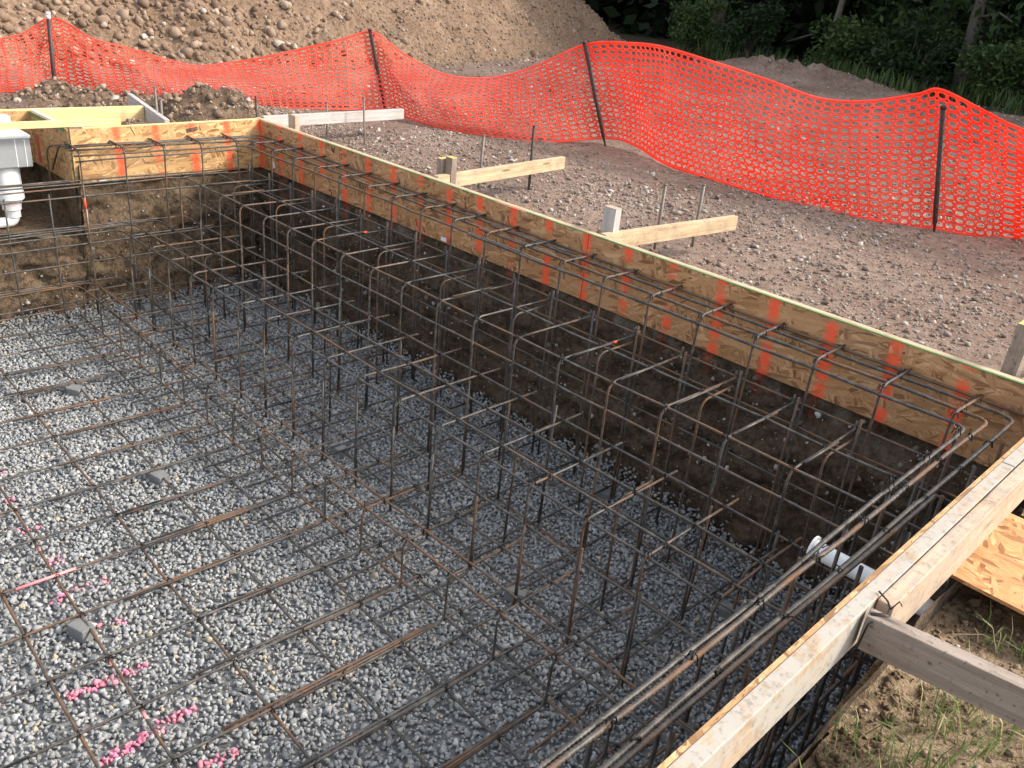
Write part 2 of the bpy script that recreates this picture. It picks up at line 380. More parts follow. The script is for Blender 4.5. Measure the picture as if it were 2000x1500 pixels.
# pit walls: cut earth
def sheet(U, Vv, fn):
    A, B = np.meshgrid(U, Vv, indexing='ij'); P = fn(A, B); n, m = A.shape; I = np.arange(n * m).reshape(n, m)
    return P.reshape(-1, 3), np.stack([I[:-1, :-1], I[1:, :-1], I[1:, 1:], I[:-1, 1:]], -1).reshape(-1, 4)
def wallA(a, z):
    dep = np.clip((-.40 - z) / .9, 0, 1); lip = np.clip((-.37 - z) / .06, 0, 1)
    y = .035 + lip * (-.005 + .07 * fbm(a * 2.0, z * 3, 3) + .075 * fbm(a * 7, z * 10, 4) + .03 * fbm(a * 26, z * 26, 2)) - .05 * dep ** 3
    return np.stack([a, y, z], -1)
zz = np.concatenate([[-.20, -.30], np.arange(-.37, -1.43, -.022)])
V1_, F1_ = sheet(np.arange(-.05, 6.12, .024), zz, wallA)
def wallC(a, z):
    lip = np.clip((-.30 - z) / .08, 0, 1)
    x = 6.10 + .02 * fbm(a * 5, z * 5, 2) + lip * (.06 * fbm(a * 2.3, z * 3, 3) + .05 * fbm(a * 9, z * 9, 3)) - .03
    return np.stack([x, a, z], -1)
V2_, F2_ = sheet(np.arange(.1, -5.5, -.03), np.concatenate([[-.24], np.arange(-.29, -1.43, -.03)]), wallC)
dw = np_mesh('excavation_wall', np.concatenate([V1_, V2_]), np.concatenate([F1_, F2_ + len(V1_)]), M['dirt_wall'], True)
tag(dw, 'dark earth face of the excavation under the long form, shade put into its colour', kind='structure')
def wallB(a, t):
    top = np.where(a > -1.5, -.22, -.70 + .04 * fbm(a * 3, a * 0, 2)); z = top + (-1.43 - top) * t
    lip = np.clip((-.40 - z) / .08, 0, 1)
    x = -.03 + .05 * np.clip(-a / 1.5, 0, 1) + .03 * lip + lip * (.09 * fbm(a * 2.1, z * 3, 3) + .09 * fbm(a * 7, z * 10, 4) + .03 * fbm(a * 25, z * 25, 2)) + .07 * t ** 3
    return np.stack([x, a, z], -1)
V3_, F3_ = sheet(np.arange(.1, -5.5, -.026), np.linspace(0, 1, 46), wallB)
def ledge(a, t):
    # recess floor then its back wall
    x = np.where(t < .6, .07 - .85 * t / .6, -.78); z = np.where(t < .6, -.72 - .02 * np.sin(t * 6), -.72 + (t - .6) / .4 * .48)
    n = fbm(a * 4, t * 6, 3); return np.stack([x + .05 * n * (t > .5), a, z + .07 * n * (t < .62)], -1)
V4_, F4_ = sheet(np.arange(-1.42, -5.5, -.035), np.linspace(0, 1, 34), ledge)
def cheek(a, z): return np.stack([a, -1.475 + .05 * fbm(a * 6, z * 6, 3), z], -1)
V5_, F5_ = sheet(np.arange(-.85, .12, .03), np.arange(-.25, -.85, -.03), cheek)
o1, o2 = len(V3_), len(V3_) + len(V4_)
db = np_mesh('excavation_bank', np.concatenate([V3_, V4_, V5_]), np.concatenate([F3_, F4_ + o1, F5_ + o2]), M['dirt_back'], True)
tag(db, 'brown earth face and ledge at the back end of the excavation', kind='structure')
gb = grid_mesh('gravel_bed', np.arange(-.3, 6.45, .1), np.arange(-6, .35, .1), lambda x, y: -1.356 + 0 * x, M['gravelbed'])
tag(gb, 'bed under the crushed stone', kind='structure')

# ------------------------------------------------------------------ stones
def hulls(n, pts=11, flat=(1, .85, .65)):
    import bmesh
    out = []
    for i in range(n):
        bm = bmesh.new()
        for q in range(pts):
            d = RNG.normal(size=3); d /= np.linalg.norm(d); d *= RNG.uniform(.85, 1.05); d = d * np.array(flat)
            bm.verts.new(d * .5)
        r = bmesh.ops.convex_hull(bm, input=bm.verts)
        bmesh.ops.delete(bm, geom=[v for v in bm.verts if not v.link_faces], context='VERTS')
        bmesh.ops.triangulate(bm, faces=bm.faces[:])
        bm.verts.index_update(); V = np.array([v.co[:] for v in bm.verts]); F = np.array([[v.index for v in f.verts] for f in bm.faces]); bm.free(); out.append((V, F))
    return out
def rotmats(n, tilt=3.14):
    a = RNG.uniform(0, 2 * np.pi, n); q = RNG.normal(size=(n, 4)); q /= np.linalg.norm(q, axis=1)[:, None]
    w, x, y, z = q.T
    return np.stack([1 - 2 * (y * y + z * z), 2 * (x * y - z * w), 2 * (x * z + y * w), 2 * (x * y + z * w), 1 - 2 * (x * x + z * z), 2 * (y * z - x * w), 2 * (x * z - y * w), 2 * (y * z + x * w), 1 - 2 * (x * x + y * y)], 1).reshape(-1, 3, 3)
def stones(name, P, size, protos, mat, paint=None, smooth=False, squash=None):
    n = len(P); pid = RNG.integers(0, len(protos), n); Vs, Fs, Cs = [], [], []; base = 0
    Rm = rotmats(n)
    for i, (V, F) in enumerate(protos):
        s = np.where(pid == i)[0]
        if not len(s): continue
        W = np.einsum('nij,vj->nvi', Rm[s], V) * size[s][:, None, None]
        if squash: W[:, :, 2] *= squash
        W += P[s][:, None, :]
        Vs.append(W.reshape(-1, 3)); Fs.append((F[None] + (np.arange(len(s)) * len(V))[:, None, None] + base).reshape(-1, 3)); base += len(s) * len(V)
        if paint is not None: Cs.append(np.repeat(paint[s], len(V), axis=0))
    return np_mesh(name, np.concatenate(Vs), np.concatenate(Fs), mat, smooth, np.concatenate(Cs) if paint is not None else None)
HP = hulls(18, 12); HC = hulls(14, 16, (1, .9, .8))

def gravel():
    st = .0175; gx, gy = np.meshgrid(np.arange(-.15, 6.12, st), np.arange(-4.3, .12, st), indexing='ij')
    P = np.stack([gx.ravel(), gy.ravel()], 1); P += RNG.uniform(-.5, .5, P.shape) * st * 1.3
    P = P[P[:, 1] > -2.95 - .30 * P[:, 0]]
    edge = np.minimum(np.minimum(P[:, 0] - .02, 6.1 - P[:, 0]), .02 - P[:, 1])
    z = -1.343 + .012 * fbm(P[:, 0] * 3, P[:, 1] * 3, 2) + RNG.uniform(-.006, .008, len(P)) + .09 * np.exp(-np.clip(edge, 0, 9) / .09)
    keep = RNG.random(len(P)) < np.clip(.25 + edge / .12, 0, 1); P, z = P[keep], z[keep]
    size = np.clip(RNG.lognormal(np.log(.0250), .27, len(P)), .012, .052)
    pc = np.zeros((len(P), 4))
    strokes = [((3.225, -2.851), (3.219, -2.635), .5), ((3.501, -2.767), (3.513, -2.681), .35), ((3.799, -2.985), (3.821, -2.728), .9), ((4.159, -3.005), (4.129, -2.68), .95),
               ((4.404, -2.761), (4.416, -2.662), .7), ((2.635, -2.807), (2.662, -2.737), .6), ((2.943, -2.787), (2.955, -2.74), .6), ((2.06, -2.709), (2.07, -2.745), .8), ((2.341, -2.76), (2.345, -2.74), .8), ((2.96, -.36), (3.0, -.40), .15)]
    for A, B, den in strokes:
        A = np.array(A); B = np.array(B); d = B - A; t = np.clip(((P - A) @ d) / (d @ d), 0, 1)
        q = np.linalg.norm(P - A - t[:, None] * d, axis=1); hit = (q < .020 + .009 * RNG.random(len(P))) & (RNG.random(len(P)) < den)
        pc[hit] = np.column_stack([np.full(hit.sum(), .86), RNG.uniform(.16, .26, hit.sum()), RNG.uniform(.28, .38, hit.sum()), RNG.uniform(.45, .85, hit.sum())])
    o = stones('gravel', np.column_stack([P, z]), size, HP, M['gravel'], pc)
    return tag(o, 'grey crushed stone covering the floor of the pit', kind='stuff')
gravel()

def scatter_ground():
    n = 120000; P = np.column_stack([RNG.uniform(-3.4, 8.2, n), .12 + RNG.beta(1.0, 1.7, n) * 9.])
    dens = np.clip(.42 + 1.15 * fbm(P[:, 0] * .9, P[:, 1] * .9, 3) + .42 * np.exp(-((P[:, 0] - 5.1) / 1.4) ** 2 - ((P[:, 1] - .9) / .8) ** 2), .08, 1)
    P = P[RNG.random(n) < dens]; n = len(P)
    size = np.clip(RNG.lognormal(np.log(.0155), .58, n), .006, .075)
    z = ground_z(P[:, 0], P[:, 1]) + size * .12
    o = stones('loose_stones', np.column_stack([P, z]), size, HP, M['rubble'], squash=.75); tag(o, 'pale loose stones strewn over the ground behind the long form', kind='stuff')
    n = 9000; P = np.column_stack([RNG.uniform(-8, 10, n), RNG.uniform(6, 19, n)]); P = P[hill_d(P[:, 0], P[:, 1]) < -.2]; n = len(P)
    size = np.clip(RNG.lognormal(np.log(.035), .5, n), .012, .14); z = ground_z(P[:, 0], P[:, 1]) + size * .1
    o = stones('far_stones', np.column_stack([P, z]), size, HC, M['rubble'], squash=.7); tag(o, 'small stones and clods beyond the orange fence', kind='stuff')
    # near soil crumbs
    n = 7000; P = np.column_stack([RNG.uniform(6.0, 7.6, n), RNG.uniform(-3.2, -.3, n)]); size = np.clip(RNG.lognormal(np.log(.008), .6, n), .003, .045)
    z = ground_z(P[:, 0], P[:, 1]) + size * .15; k2 = (P[:, 0] > 6.10)
    o = stones('soil_crumbs', np.column_stack([P, z])[k2], size[k2], HC, M['clod']); tag(o, 'crumbs of soil and pebbles on the bank by the near form', kind='stuff')
    n = 700; P = np.column_stack([6.09 + RNG.exponential(.07, n), RNG.uniform(-3.0, -.9, n)]); size = np.clip(RNG.lognormal(np.log(.012), .6, n), .005, .05); z = ground_z(P[:, 0], P[:, 1]) + size * .15
    o = stones('bank_clods', np.column_stack([P, z]), size, HC, M['bankclod']); tag(o, 'broken clods along the crumbling edge of the bank', kind='stuff')
    # hill clods
    n = 26000; P = np.column_stack([RNG.uniform(-13, -5, n), RNG.uniform(-4, 19, n)]); d = hill_d(P[:, 0], P[:, 1]); s = d > -.25; P, d = P[s], d[s]; n = len(P)
    rill = np.exp(-((P[:, 1] - 1.5) / 2.0) ** 2); size = np.clip(RNG.lognormal(np.log(.036), .5, n) * (1 + .6 * rill * np.exp(-np.clip(d, 0, 9) / 1.6)), .015, .24)
    z = hill_z(P[:, 0], P[:, 1]) + size * .08
    z = np.maximum(z, ground_z(P[:, 0], P[:, 1]))
    o = stones('hill_clods', np.column_stack([P, z]), size, HC, M['clod']); tag(o, 'clods and stones rolled down the earth heap', kind='stuff')
    n = 1500; P = np.column_stack([RNG.uniform(-8.2, -5.2, n), RNG.normal(1.6, 1.7, n)]); d = hill_d(P[:, 0], P[:, 1]); P = P[(d > 0) & (d < .5 + 2.2 * RNG.random(n))]; size = np.clip(RNG.lognormal(np.log(.10), .38, len(P)), .04, .22)
    o = stones('heap_clods', np.column_stack([P, hill_z(P[:, 0], P[:, 1]) + size * .15]), size, HC, M['clod'], smooth=True); tag(o, 'crowd of rolled clods lying at the foot of the earth heap', kind='stuff')
    # crumbs on the loose piles
    Q = []
    for px, py, s, hh in PILES[:5]: Q.append(np.column_stack([RNG.normal(px, s * 1.1, 420), RNG.normal(py, s * 1.1, 420)]))
    P = np.concatenate(Q); P = P[~((P[:, 0] > -.06) & (P[:, 1] < .06))]; size = np.clip(RNG.lognormal(np.log(.024), .6, len(P)), .008, .11); z = ground_z(P[:, 0], P[:, 1]) + size * .12
    o = stones('pile_clods', np.column_stack([P, z]), size, HC, M['clod']); tag(o, 'clods on the small earth piles behind the back form', kind='stuff')
    # pebbles in the cut faces
    n = 2600; a = RNG.uniform(0, 6.0, n); zc = RNG.uniform(-1.30, -.42, n); W = wallA(a, zc); size = np.clip(RNG.lognormal(np.log(.011), .6, n), .004, .05)
    a2 = RNG.uniform(-3.2, 0., 1400); t2 = RNG.uniform(.25, .97, 1400); W2 = wallB(a2, t2); s2 = np.clip(RNG.lognormal(np.log(.010), .6, 1400), .004, .04)
    o = stones('embedded_pebbles', np.concatenate([W, W2]), np.concatenate([size, s2]), HC, M['speck']); tag(o, 'pebbles sticking out of the cut earth faces', kind='stuff')
scatter_ground()
def boulder(name, loc, size, mat, label, cat='rock', seed=1, flat=.6, rotz=0., group=None):
    r = np.random.default_rng(seed); import bmesh
    bm = bmesh.new(); bmesh.ops.create_icosphere(bm, subdivisions=4, radius=.5)
    D = r.normal(size=(9, 3)); D /= np.linalg.norm(D, axis=1)[:, None]; K = r.uniform(.30, .46, 9)
    for v in bm.verts:
        p = np.array(v.co[:]);
        for d, kk in zip(D, K):
            t = p @ d
            if t > kk: p = p - d * (t - kk) * .85
        p = p * (1 + .05 * vn(p[0] * 9 + seed, p[1] * 9 + p[2] * 5)) ; v.co = Vector((p[0] * size[0], p[1] * size[1], p[2] * size[2]))
    me = bpy.data.meshes.new(name); bm.to_mesh(me); bm.free(); me.materials.append(mat); me.polygons.foreach_set('use_smooth', [True] * len(me.polygons))
    o = bpy.data.objects.new(name, me); COL.objects.link(o); o.location = loc; o.rotation_euler = (0, 0, rotz); return tag(o, label, cat, group)
boulder('rock', (3.30, .60, -.215), (.36, .22, .17), M['rock'], 'flat brown rock lying behind the short grey timber stake', seed=3, rotz=-.1)
boulder('rock', (3.39, .33, -.235), (.12, .12, .11), M['rubble'], 'small round stone at the foot of the grey timber stake', 'stone', seed=6)
boulder('rock', (6.125, -.615, -.235), (.075, .075, .07), M['rock'], 'round brown cobble beside the near form and loose board', 'stone', seed=9)
boulder('rock', (-6.3, 4.05, float(hill_z(np.array(-6.3), np.array(4.05))) + .05), (.17, .2, .14), M['stonepale'], 'pale boulder alone on the slope of the earth heap', seed=4)
boulder('rock', (5.66, -.93, -1.27), (.12, .1, .1), M['rock'], 'brown cobble against the dark earth beside the white pipe', 'stone', seed=12)
boulder('rock', (2.30, -.30, -1.275), (.10, .09, .11), M['rubble'], 'tan stone lying on the gravel at the foot of the earth face', 'stone', seed=15)
# ------------------------------------------------------------------ reinforcement
RB = .0058
def fillet(P, r, n=5):
    P = [Vector(p) for p in P]; out = [P[0]]
    for i in range(1, len(P) - 1):
        a = (P[i - 1] - P[i]); b = (P[i + 1] - P[i]); ra = min(r, a.length * .45, b.length * .45); a.normalize(); b.normalize()
        p0, p1 = P[i] + a * ra, P[i] + b * ra
        for k in range(n + 1):
            t = k / n; out.append(p0 * (1 - t) ** 2 + P[i] * 2 * t * (1 - t) + p1 * t * t)
    out.append(P[-1]); return out
def sub(P, step=.28, jit=.0035):
    """subdivide straights and make them a little crooked"""
    out = [P[0]]
    for a, b in zip(P[:-1], P[1:]):
        L = (b - a).length; n = max(1, int(L / step))
        for k in range(1, n + 1):
            p = a.lerp(b, k / n)
            if k < n or L > step: p = p + Vector((random.uniform(-jit, jit), random.uniform(-jit, jit), random.uniform(-jit, jit)))
            out.append(p)
    return out
def bar(parent, name, P, r=RB, fr=.055, jit=.0035, ribs=False, paint=None):
    b = MB(); pts = sub(fillet(P, fr), .28, jit)
    if ribs:
        q = [pts[0]]; rr = [r]; pitch = .012
        for a, c in zip(pts[:-1], pts[1:]):
            n = max(2, int((c - a).length / (pitch / 2)))
            for k in range(1, n + 1): q.append(a.lerp(c, k / n)); rr.append(r * (1.26 if k % 2 else .90))
        b.tube(q, rr, 8)
    else: b.tube(pts, r, 7)
    for seg in (paint or []):
        (A, B, col) = seg; b.tube([A, B], r * 1.12, 7, paint=(*col, 1))
    b.anyp = True
    return b.build(name, M['rebar'], parent, True)
def ties(parent, pts, name='tie_wires'):
    b = MB()
    for p in pts:
        p = Vector(p); 
        for s in (1, -1):
            a = random.uniform(0, 3.14); d = Vector((math.cos(a), math.sin(a) * s, random.uniform(-.3, .3))).normalized() * .016
            e = d.cross(Vector((0, 0, 1))).normalized() * .010
            b.tube([p - d - Vector((0, 0, .012)), p - d * .6 + Vector((0, 0, .010)), p + d * .6 + Vector((0, 0, .012)), p + d - Vector((0, 0, .010))], .0022, 4, False)
        if random.random() < .6:
            q = Vector((random.uniform(-1, 1), random.uniform(-1, 1), random.uniform(0, 1))).normalized() * random.uniform(.02, .04); b.tube([p, p + q], .0018, 4, False)
    o = b.build(name, M['wire'], parent); o['kind'] = 'stuff'; return o
PINK = (.95, .30, .30); OR = (.95, .10, .035)

# floor mat -----------------------------------------------------
mat_ = thing('rebar_mat', (3, -2, -1.29), 'flat rebar grid lying on small blocks over the grey gravel floor', 'rebar grid')
LS = [-3.62, -3.27, -2.933, -2.723, -2.355, -2.046, -1.770, -1.45, -1.12, -.705, -.34]
def Lpt(ls, x): return Vector((x, ls - (x - .79 - ls * .033) * .0329, -1.297))
pinks = {2: [], 3: [(3.455, OR), (3.766, PINK), (4.098, PINK), (2.889, PINK)]}
for i, ls in enumerate(LS):
    y0 = Lpt(ls, .32).y
    if i < 7:
        P = [Vector((.305, y0, -.40 + .03 * random.random())), Vector((.305, y0, -1.297)), Lpt(ls, 2.), Lpt(ls, 5.93)]
    else: P = [Lpt(ls, .25), Lpt(ls, 2.), Lpt(ls, 5.93)]
    pn = [(Lpt(ls, x - .02), Lpt(ls, x + .02), c) for x, c in pinks.get(i, [])]
    bar(mat_, 'floor_bar', P, r=.0062, paint=pn, jit=.004)
tp = []
def Mx(m, y): return .787 + .305 * m + y * .0329
for m in range(-1, 17):
    pn = [(Vector((Mx(8, -2.964) + .002, -2.964, -1.282)), Vector((Mx(8, -2.723), -2.723, -1.282)), PINK)] if m == 8 else None
    P = [Vector((Mx(m, y) + random.uniform(-.006, .006), y, -1.2835)) for y in (-4.3, -3.2, -2.2, -1.1, -.12)]
    bar(mat_, 'cross_bar', P, fr=.001, jit=.003, paint=pn)
    if m > 0:
        y1 = -2.35 - random.uniform(-.1, .35); dx = random.choice((-.017, .017))
        bar(mat_, 'lap_bar', [Vector((Mx(m, y1) + dx * 1.2, y1, -1.282)), Vector((Mx(m, -1.72) + dx * .7, -1.72, -1.283))], jit=.002)
    for ls in LS[:8]:
        x = Mx(m, ls)
        if 0 < m < 16 and x < 5.9: tp.append((x, Lpt(ls, x).y, -1.288))
ties(mat_, tp)

# stepped cage --------------------------------------------------
cage = thing('rebar_cage', (3, -.9, -1.29), 'stepped rebar cage of three treads running along the long form', 'rebar cage')
ZB, ZD, ZE = -.35, -.655, -1.05
BY = [-.235, -.52, -.80]; DY = [-.80, -1.02, -1.215, -1.325]; EY = [-1.34, -1.535, -1.645]
tp = []
for i, y in enumerate(BY): bar(cage, 'tread_bar', [(.14 + .07 * i, -4.3, ZB - .012 * i), (.14 + .07 * i, y, ZB + .008), (5.93, y, ZB + .008)], fr=.09)
for i, y in enumerate(DY): bar(cage, 'tread_bar', [(.24 + .03 * i, -4.3, ZD + .04 - .03 * i), (.24 + .03 * i, y, ZD + .01 - (.02 if i == 3 else 0)), (5.93, y, ZD + .01 - (.02 if i == 3 else 0))], fr=.10)
for i, y in enumerate(EY): bar(cage, 'tread_bar', [(.27 + .02 * i, -4.3, ZE + .08 - .04 * i), (.27 + .02 * i, y, ZE + .01), (5.93, y, ZE + .01)], fr=.10)
bar(cage, 'tread_bar', [(.3, EY[2] - .01, -1.272), (5.93, EY[2] - .01, -1.272)])
bar(cage, 'riser_bar', [(.3, -.80, -.487), (5.93, -.80, -.487)]); bar(cage, 'riser_bar', [(.3, -1.335, -.86), (5.93, -1.335, -.86)])
bar(cage, 'riser_bar', [(.3, -.80, -.95), (5.93, -.80, -.95)])
XB = [2.65 + .30 * k for k in range(-8, 11)]; XD = [3.29 + .305 * k for k in range(-9, 9)]; XE = [Mx(m, -1.64) for m in range(-1, 17)]
j = lambda a=.008: random.uniform(-a, a)
for n_, x in enumerate(XB):
    a = j(); bar(cage, 'step_bar', [(x + a, -.245, -.30 + j(.015)), (x + a, -.245, ZB), (x + j(), -.815, ZB), (x + j(.012), -.815, -1.288), (x, -1.25 + j(.05), -1.288)], fr=.055)
    if n_ % 2: bar(cage, 'inner_bar', [(x + .02, -.285, ZB - .02), (x + .02 + j(), -.55, ZB - .022), (x + .03 + j(.015), -.55, -1.27)], fr=.055)
    bar(cage, 'dowel', [(x + .025 + j(), -.83, -.62 + j(.07)), (x + .012 + j(.015), -.825, -1.28)])
    if random.random() < .6: bar(cage, 'lap_bar', [(x + .014, -.74 + j(.03), ZB + .012), (x + .016, -.42 + j(.05), ZB + .012)], paint=[((x + .016, -.44, ZB + .012), (x + .016, -.42, ZB + .012), OR)] if n_ in (6, 13) else None)
    tp += [(x, y, ZB + .006) for y in BY]
for x in XD:
    a = j(); bar(cage, 'step_bar', [(x + a, -.68 + j(.05), ZD), (x + a, -1.345, ZD), (x + j(.012), -1.345, -1.288), (x, -1.86 + j(.1), -1.288)], fr=.055)
    bar(cage, 'dowel', [(x + .02 + j(), -1.36, -.82 + j(.06)), (x + .01 + j(.012), -1.355, -1.28)])
    if random.random() < .5: bar(cage, 'inner_bar', [(x - .03, -.85, ZD - .02), (x - .03 + j(), -1.08, ZD - .022), (x - .03 + j(.015), -1.08, -1.27)], fr=.05)
    tp += [(x, y, ZD + .006) for y in DY]
for x in XE:
    bar(cage, 'step_bar', [(x + j(), -1.18 + j(.05), ZE), (x + j(), -1.66, ZE), (x + j(.006), -1.66, -1.288), (x - .012, -2.3 + j(.15), -1.286)], fr=.05)
    tp += [(x, y, ZE + .006) for y in EY]
ties(cage, tp)

# top beam cage -------------------------------------------------
beam = thing('rebar_beam', (3, -.15, -.4), 'long rebar beam cage bending round three sides just under the form tops', 'rebar cage')
XS = [2.75 + .2955 * k for k in range(-8, 11)]
for i, (y, z, xb, xc) in enumerate([(-.03, -.112, .075, None), (-.10, -.112, .13, 5.872), (-.195, -.118, .20, 5.808), (-.285, -.140, .285, 5.762)]):
    P = [(xb, -1.56, z), (xb, y, z)] + ([(xc, y, z), (xc, -1.1, z)] + ([(5.788, -1.85, z + .012), (5.786, -4.4, z + .012)] if i == 3 else [(xc, -4.4, z)]) if xc else [(5.94, y, z)])
    if xc:
        mid = -1.2
        bar(beam, 'long_bar', P[:2] + [(3.5, y, z)], r=.0068, fr=.09)
        bar(beam, 'long_bar', [(2.9, y - .016, z - .002), (xc, y - .004, z)] + P[3:], r=.0066, fr=.055, ribs=True)
    else: bar(beam, 'long_bar', P, r=.0062, fr=.09)
bar(beam, 'near_bar', [(5.891, -.98, -.112), (5.886, -4.4, -.116)], r=.0066, ribs=True)
bar(beam, 'near_bar', [(5.93, -1.1, -.19), (5.93, -4.4, -.2)], r=.0062, ribs=True)
for z in (-.36, -.62, -.80, -1.0, -1.22): bar(beam, 'near_bar', [(5.86, -.25, z), (5.86, -4.4, z)], r=.0075, fr=.02)
tp = []
for n_, x in enumerate(XS):
    bar(beam, 'stirrup', [(x + j(.012), -.012, -.098), (x + j(), -.292, -.100), (x + j(.01), -.292, -1.285)], fr=.05)
    bar(beam, 'dowel', [(x - .024 + j(), -.30, -.27 + j(.03)), (x - .018 + j(.02), -.298, -1.28)], r=.0068)
    tp += [(x, y, -.108) for y in (-.03, -.10, -.195, -.285)]
for k in range(5):
    y = -.36 - .292 * k + .005
    bar(beam, 'stirrup', [(.03, y + j(), -.094), (.298, y + j(), -.098), (.303, y + j(.01), -1.285)], fr=.06)
    tp += [(xb, y, -.108) for xb in (.075, .13, .20, .285)]
for k in range(13):
    y = -.42 - .298 * k
    bar(beam, 'stirrup', [(5.768, y + j(.01), -.135), (5.765, y + j(.02), -1.285)], r=.0065)
    bar(beam, 'dowel', [(5.79, y + .03, -.5 + j(.1)), (5.79, y + .02, -1.285)], r=.0065)
    bar(beam, 'dowel', [(5.90, y + .1, -.13), (5.905, y + .1, -1.285)], r=.0065)
    tp += [(xc, y, -.112) for xc in (5.762, 5.81, 5.875)]
    if k % 2 == 0: bar(beam, 'near_bar', [(5.35, y + .1, -1.0 - .02 * k), (5.955, y + .1, -1.0 - .02 * k)])
ties(beam, tp)

# back wall mesh ------------------------------------------------
bk = thing('rebar_mesh', (.3, -1.8, -1.29), 'upright rebar mesh standing in front of the back earth bank', 'rebar grid')
for z, y0 in ((-.295, -1.62), (-.41, -.5), (-.745, -.35), (-.875, -.32), (-1.16, -.35), (-1.2, -.3), (-.16, -.33)):
    bar(bk, 'mesh_bar', [(.308 + j(.004), y0, z), (.308, (-4.3 if z != -.16 else -1.56), z - .01)])
for z in (-.44, -.715, -1.0, -1.2): bar(bk, 'mesh_bar', [(.3, -.272, z), (5.93, -.272, z)])
bar(bk, 'stray_bar', [(-.18, -1.56, -.33), (.02, -1.56, -.12), (.05, -1.50, -.11)], fr=.06); bar(bk, 'stray_bar', [(-.12, -1.60, -.55), (-.11, -1.60, -.14), (.02, -1.50, -.12)], fr=.06)
bar(bk, 'marked_bar', [(.322, -1.535, -.33), (.318, -1.532, -1.28)], paint=[((.322, -1.535, -.42), (.321, -1.535, -.50), OR), ((.321, -1.534, -.50), (.320, -1.534, -.60), (.62, .42, .38))])

# ------------------------------------------------------------------ forms
def bx(parent, name, x0, x1, y0, y1, z0, z1, mat, rot=None):
    b = MB(); b.box(((x0 + x1) / 2, (y0 + y1) / 2, (z0 + z1) / 2), (x1 - x0, y1 - y0, z1 - z0)); return b.build(name, mat, parent)
def beam_box(name, A, B, w, hgt, mat, parent=None, ztop=True, end_mat=None):
    """timber from A to B (centre of top edge), w thick, hgt deep"""
    A, B = Vector(A), Vector(B); d = B - A; L = d.length; c = (A + B) / 2
    q = d.to_track_quat('X', 'Z').to_matrix(); b = MB(); c2 = c + q @ Vector((0, 0, -hgt / 2))
    b.box(c2, (L, w, hgt), q); o = b.build(name, [mat] + ([end_mat] if end_mat else []), parent)
    if end_mat:
        o.data.polygons[0].material_index = 1; o.data.polygons[1].material_index = 1
    md = o.modifiers.new('worn', 'BEVEL'); md.width = .0025; md.segments = 2
    return o
fa = thing('form_wall', (3, .03, -.385), 'long strand board form with orange paint marks and a green top edge', 'formwork')
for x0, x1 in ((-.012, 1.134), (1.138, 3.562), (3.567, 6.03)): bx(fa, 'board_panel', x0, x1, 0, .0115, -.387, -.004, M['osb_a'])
for x0, x1 in ((.6, 2.8), (2.82, 6.03)): bx(fa, 'green_edge', x0 + .25, x1, -.0015, .0105, -.0037, -.0005, M['edge_green'])
for x0, x1 in ((-.09, 1.28), (1.285, 3.70), (3.705, 6.03)): beam_box('top_plate', (x0, .032, .0), (x1, .032, 0.), .038, .089, M['pine'], fa)
bx(fa, 'bottom_plate', -.02, 6.03, .013, .051, -.38, -.30, M['pine'])
def text(parent, s, loc, size, rot, mat, name='stamp'):
    c = bpy.data.curves.new('stamp', 'FONT'); c.body = s; c.size = size; c.extrude = .0006; c.align_x = 'CENTER'
    o = bpy.data.objects.new(name, c); COL.objects.link(o); dg = bpy.context.evaluated_depsgraph_get(); me = bpy.data.meshes.new_from_object(o.evaluated_get(dg))
    bpy.data.objects.remove(o); me.materials.clear(); me.materials.append(mat); me.transform(Matrix.Translation(loc) @ rot.to_matrix().to_4x4())
    o = bpy.data.objects.new(name, me); COL.objects.link(o); put(o, parent); return o
from mathutils import Euler
text(fa, 'A', Vector((1.055, -.0012, -.012)), .075, Euler((R(90), R(180), 0)), M['ink']); text(fa, 'C', Vector((1.02, -.0012, -.345)), .07, Euler((R(90), R(180), 0)), M['ink'])
text(fa, 'UU', Vector((1.40, -.0012, -.20)), .06, Euler((R(90), R(180), 0)), M['ink'])
bx(fa, 'paper_tag', .192, .222, -.0012, -.0003, -.352, -.302, M['paper']); bx(fa, 'paper_tag', 2.32, 2.375, -.0012, -.0003, -.378, -.352, M['paper'])
fb = thing('form_wall', (.04, -.75, -.385), 'short sunlit strand board form across the back corner', 'formwork')
def prism(parent, name, plan, z0, z1, mat, uvax=1):
    n = len(plan); P = [Vector((x, y, z0)) for x, y in plan] + [Vector((x, y, z1)) for x, y in plan]
    F = [tuple(range(n))[::-1], tuple(range(n, 2 * n))] + [(i, (i + 1) % n, n + (i + 1) % n, n + i) for i in range(n)]
    uv = []
    for f in F:
        flat = len(set(round(P[i].z, 4) for i in f)) == 1
        uv.append([((P[i][uvax]), (P[i][1 - uvax] if flat else P[i].z) + 3.1) for i in f])
    b = MB(); b.add(P, F, uv); return b.build(name, mat, parent)
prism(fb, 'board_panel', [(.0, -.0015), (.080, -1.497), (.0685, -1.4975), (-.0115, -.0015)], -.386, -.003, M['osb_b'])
prism(fb, 'top_plate', [(-.013, -.0015), (.067, -1.40), (.029, -1.40), (-.051, -.0015)], -.09, .0, M['pine_new'])
prism(fb, 'green_edge', [(.0815, -1.4985), (.0805, -1.4995), (.0685, -1.4995), (.0695, -1.4985)], -.384, -.004, M['edge_green'])
bx(fb, 'paper_tag', .0715, .0725, -1.335, -1.28, -.382, -.368, M['paper'])
b_ = MB(); b_.box((.0355, -.605, -.052), (.0012, .11, .030), Euler((R(10), 0, -.053)).to_matrix()); b_.build('brown_smear', M['mound'], fb)
nf = thing('form_wall', (-.4, -1.7, -.385), 'strand board form around the square recess behind the grey taped skimmer', 'formwork')
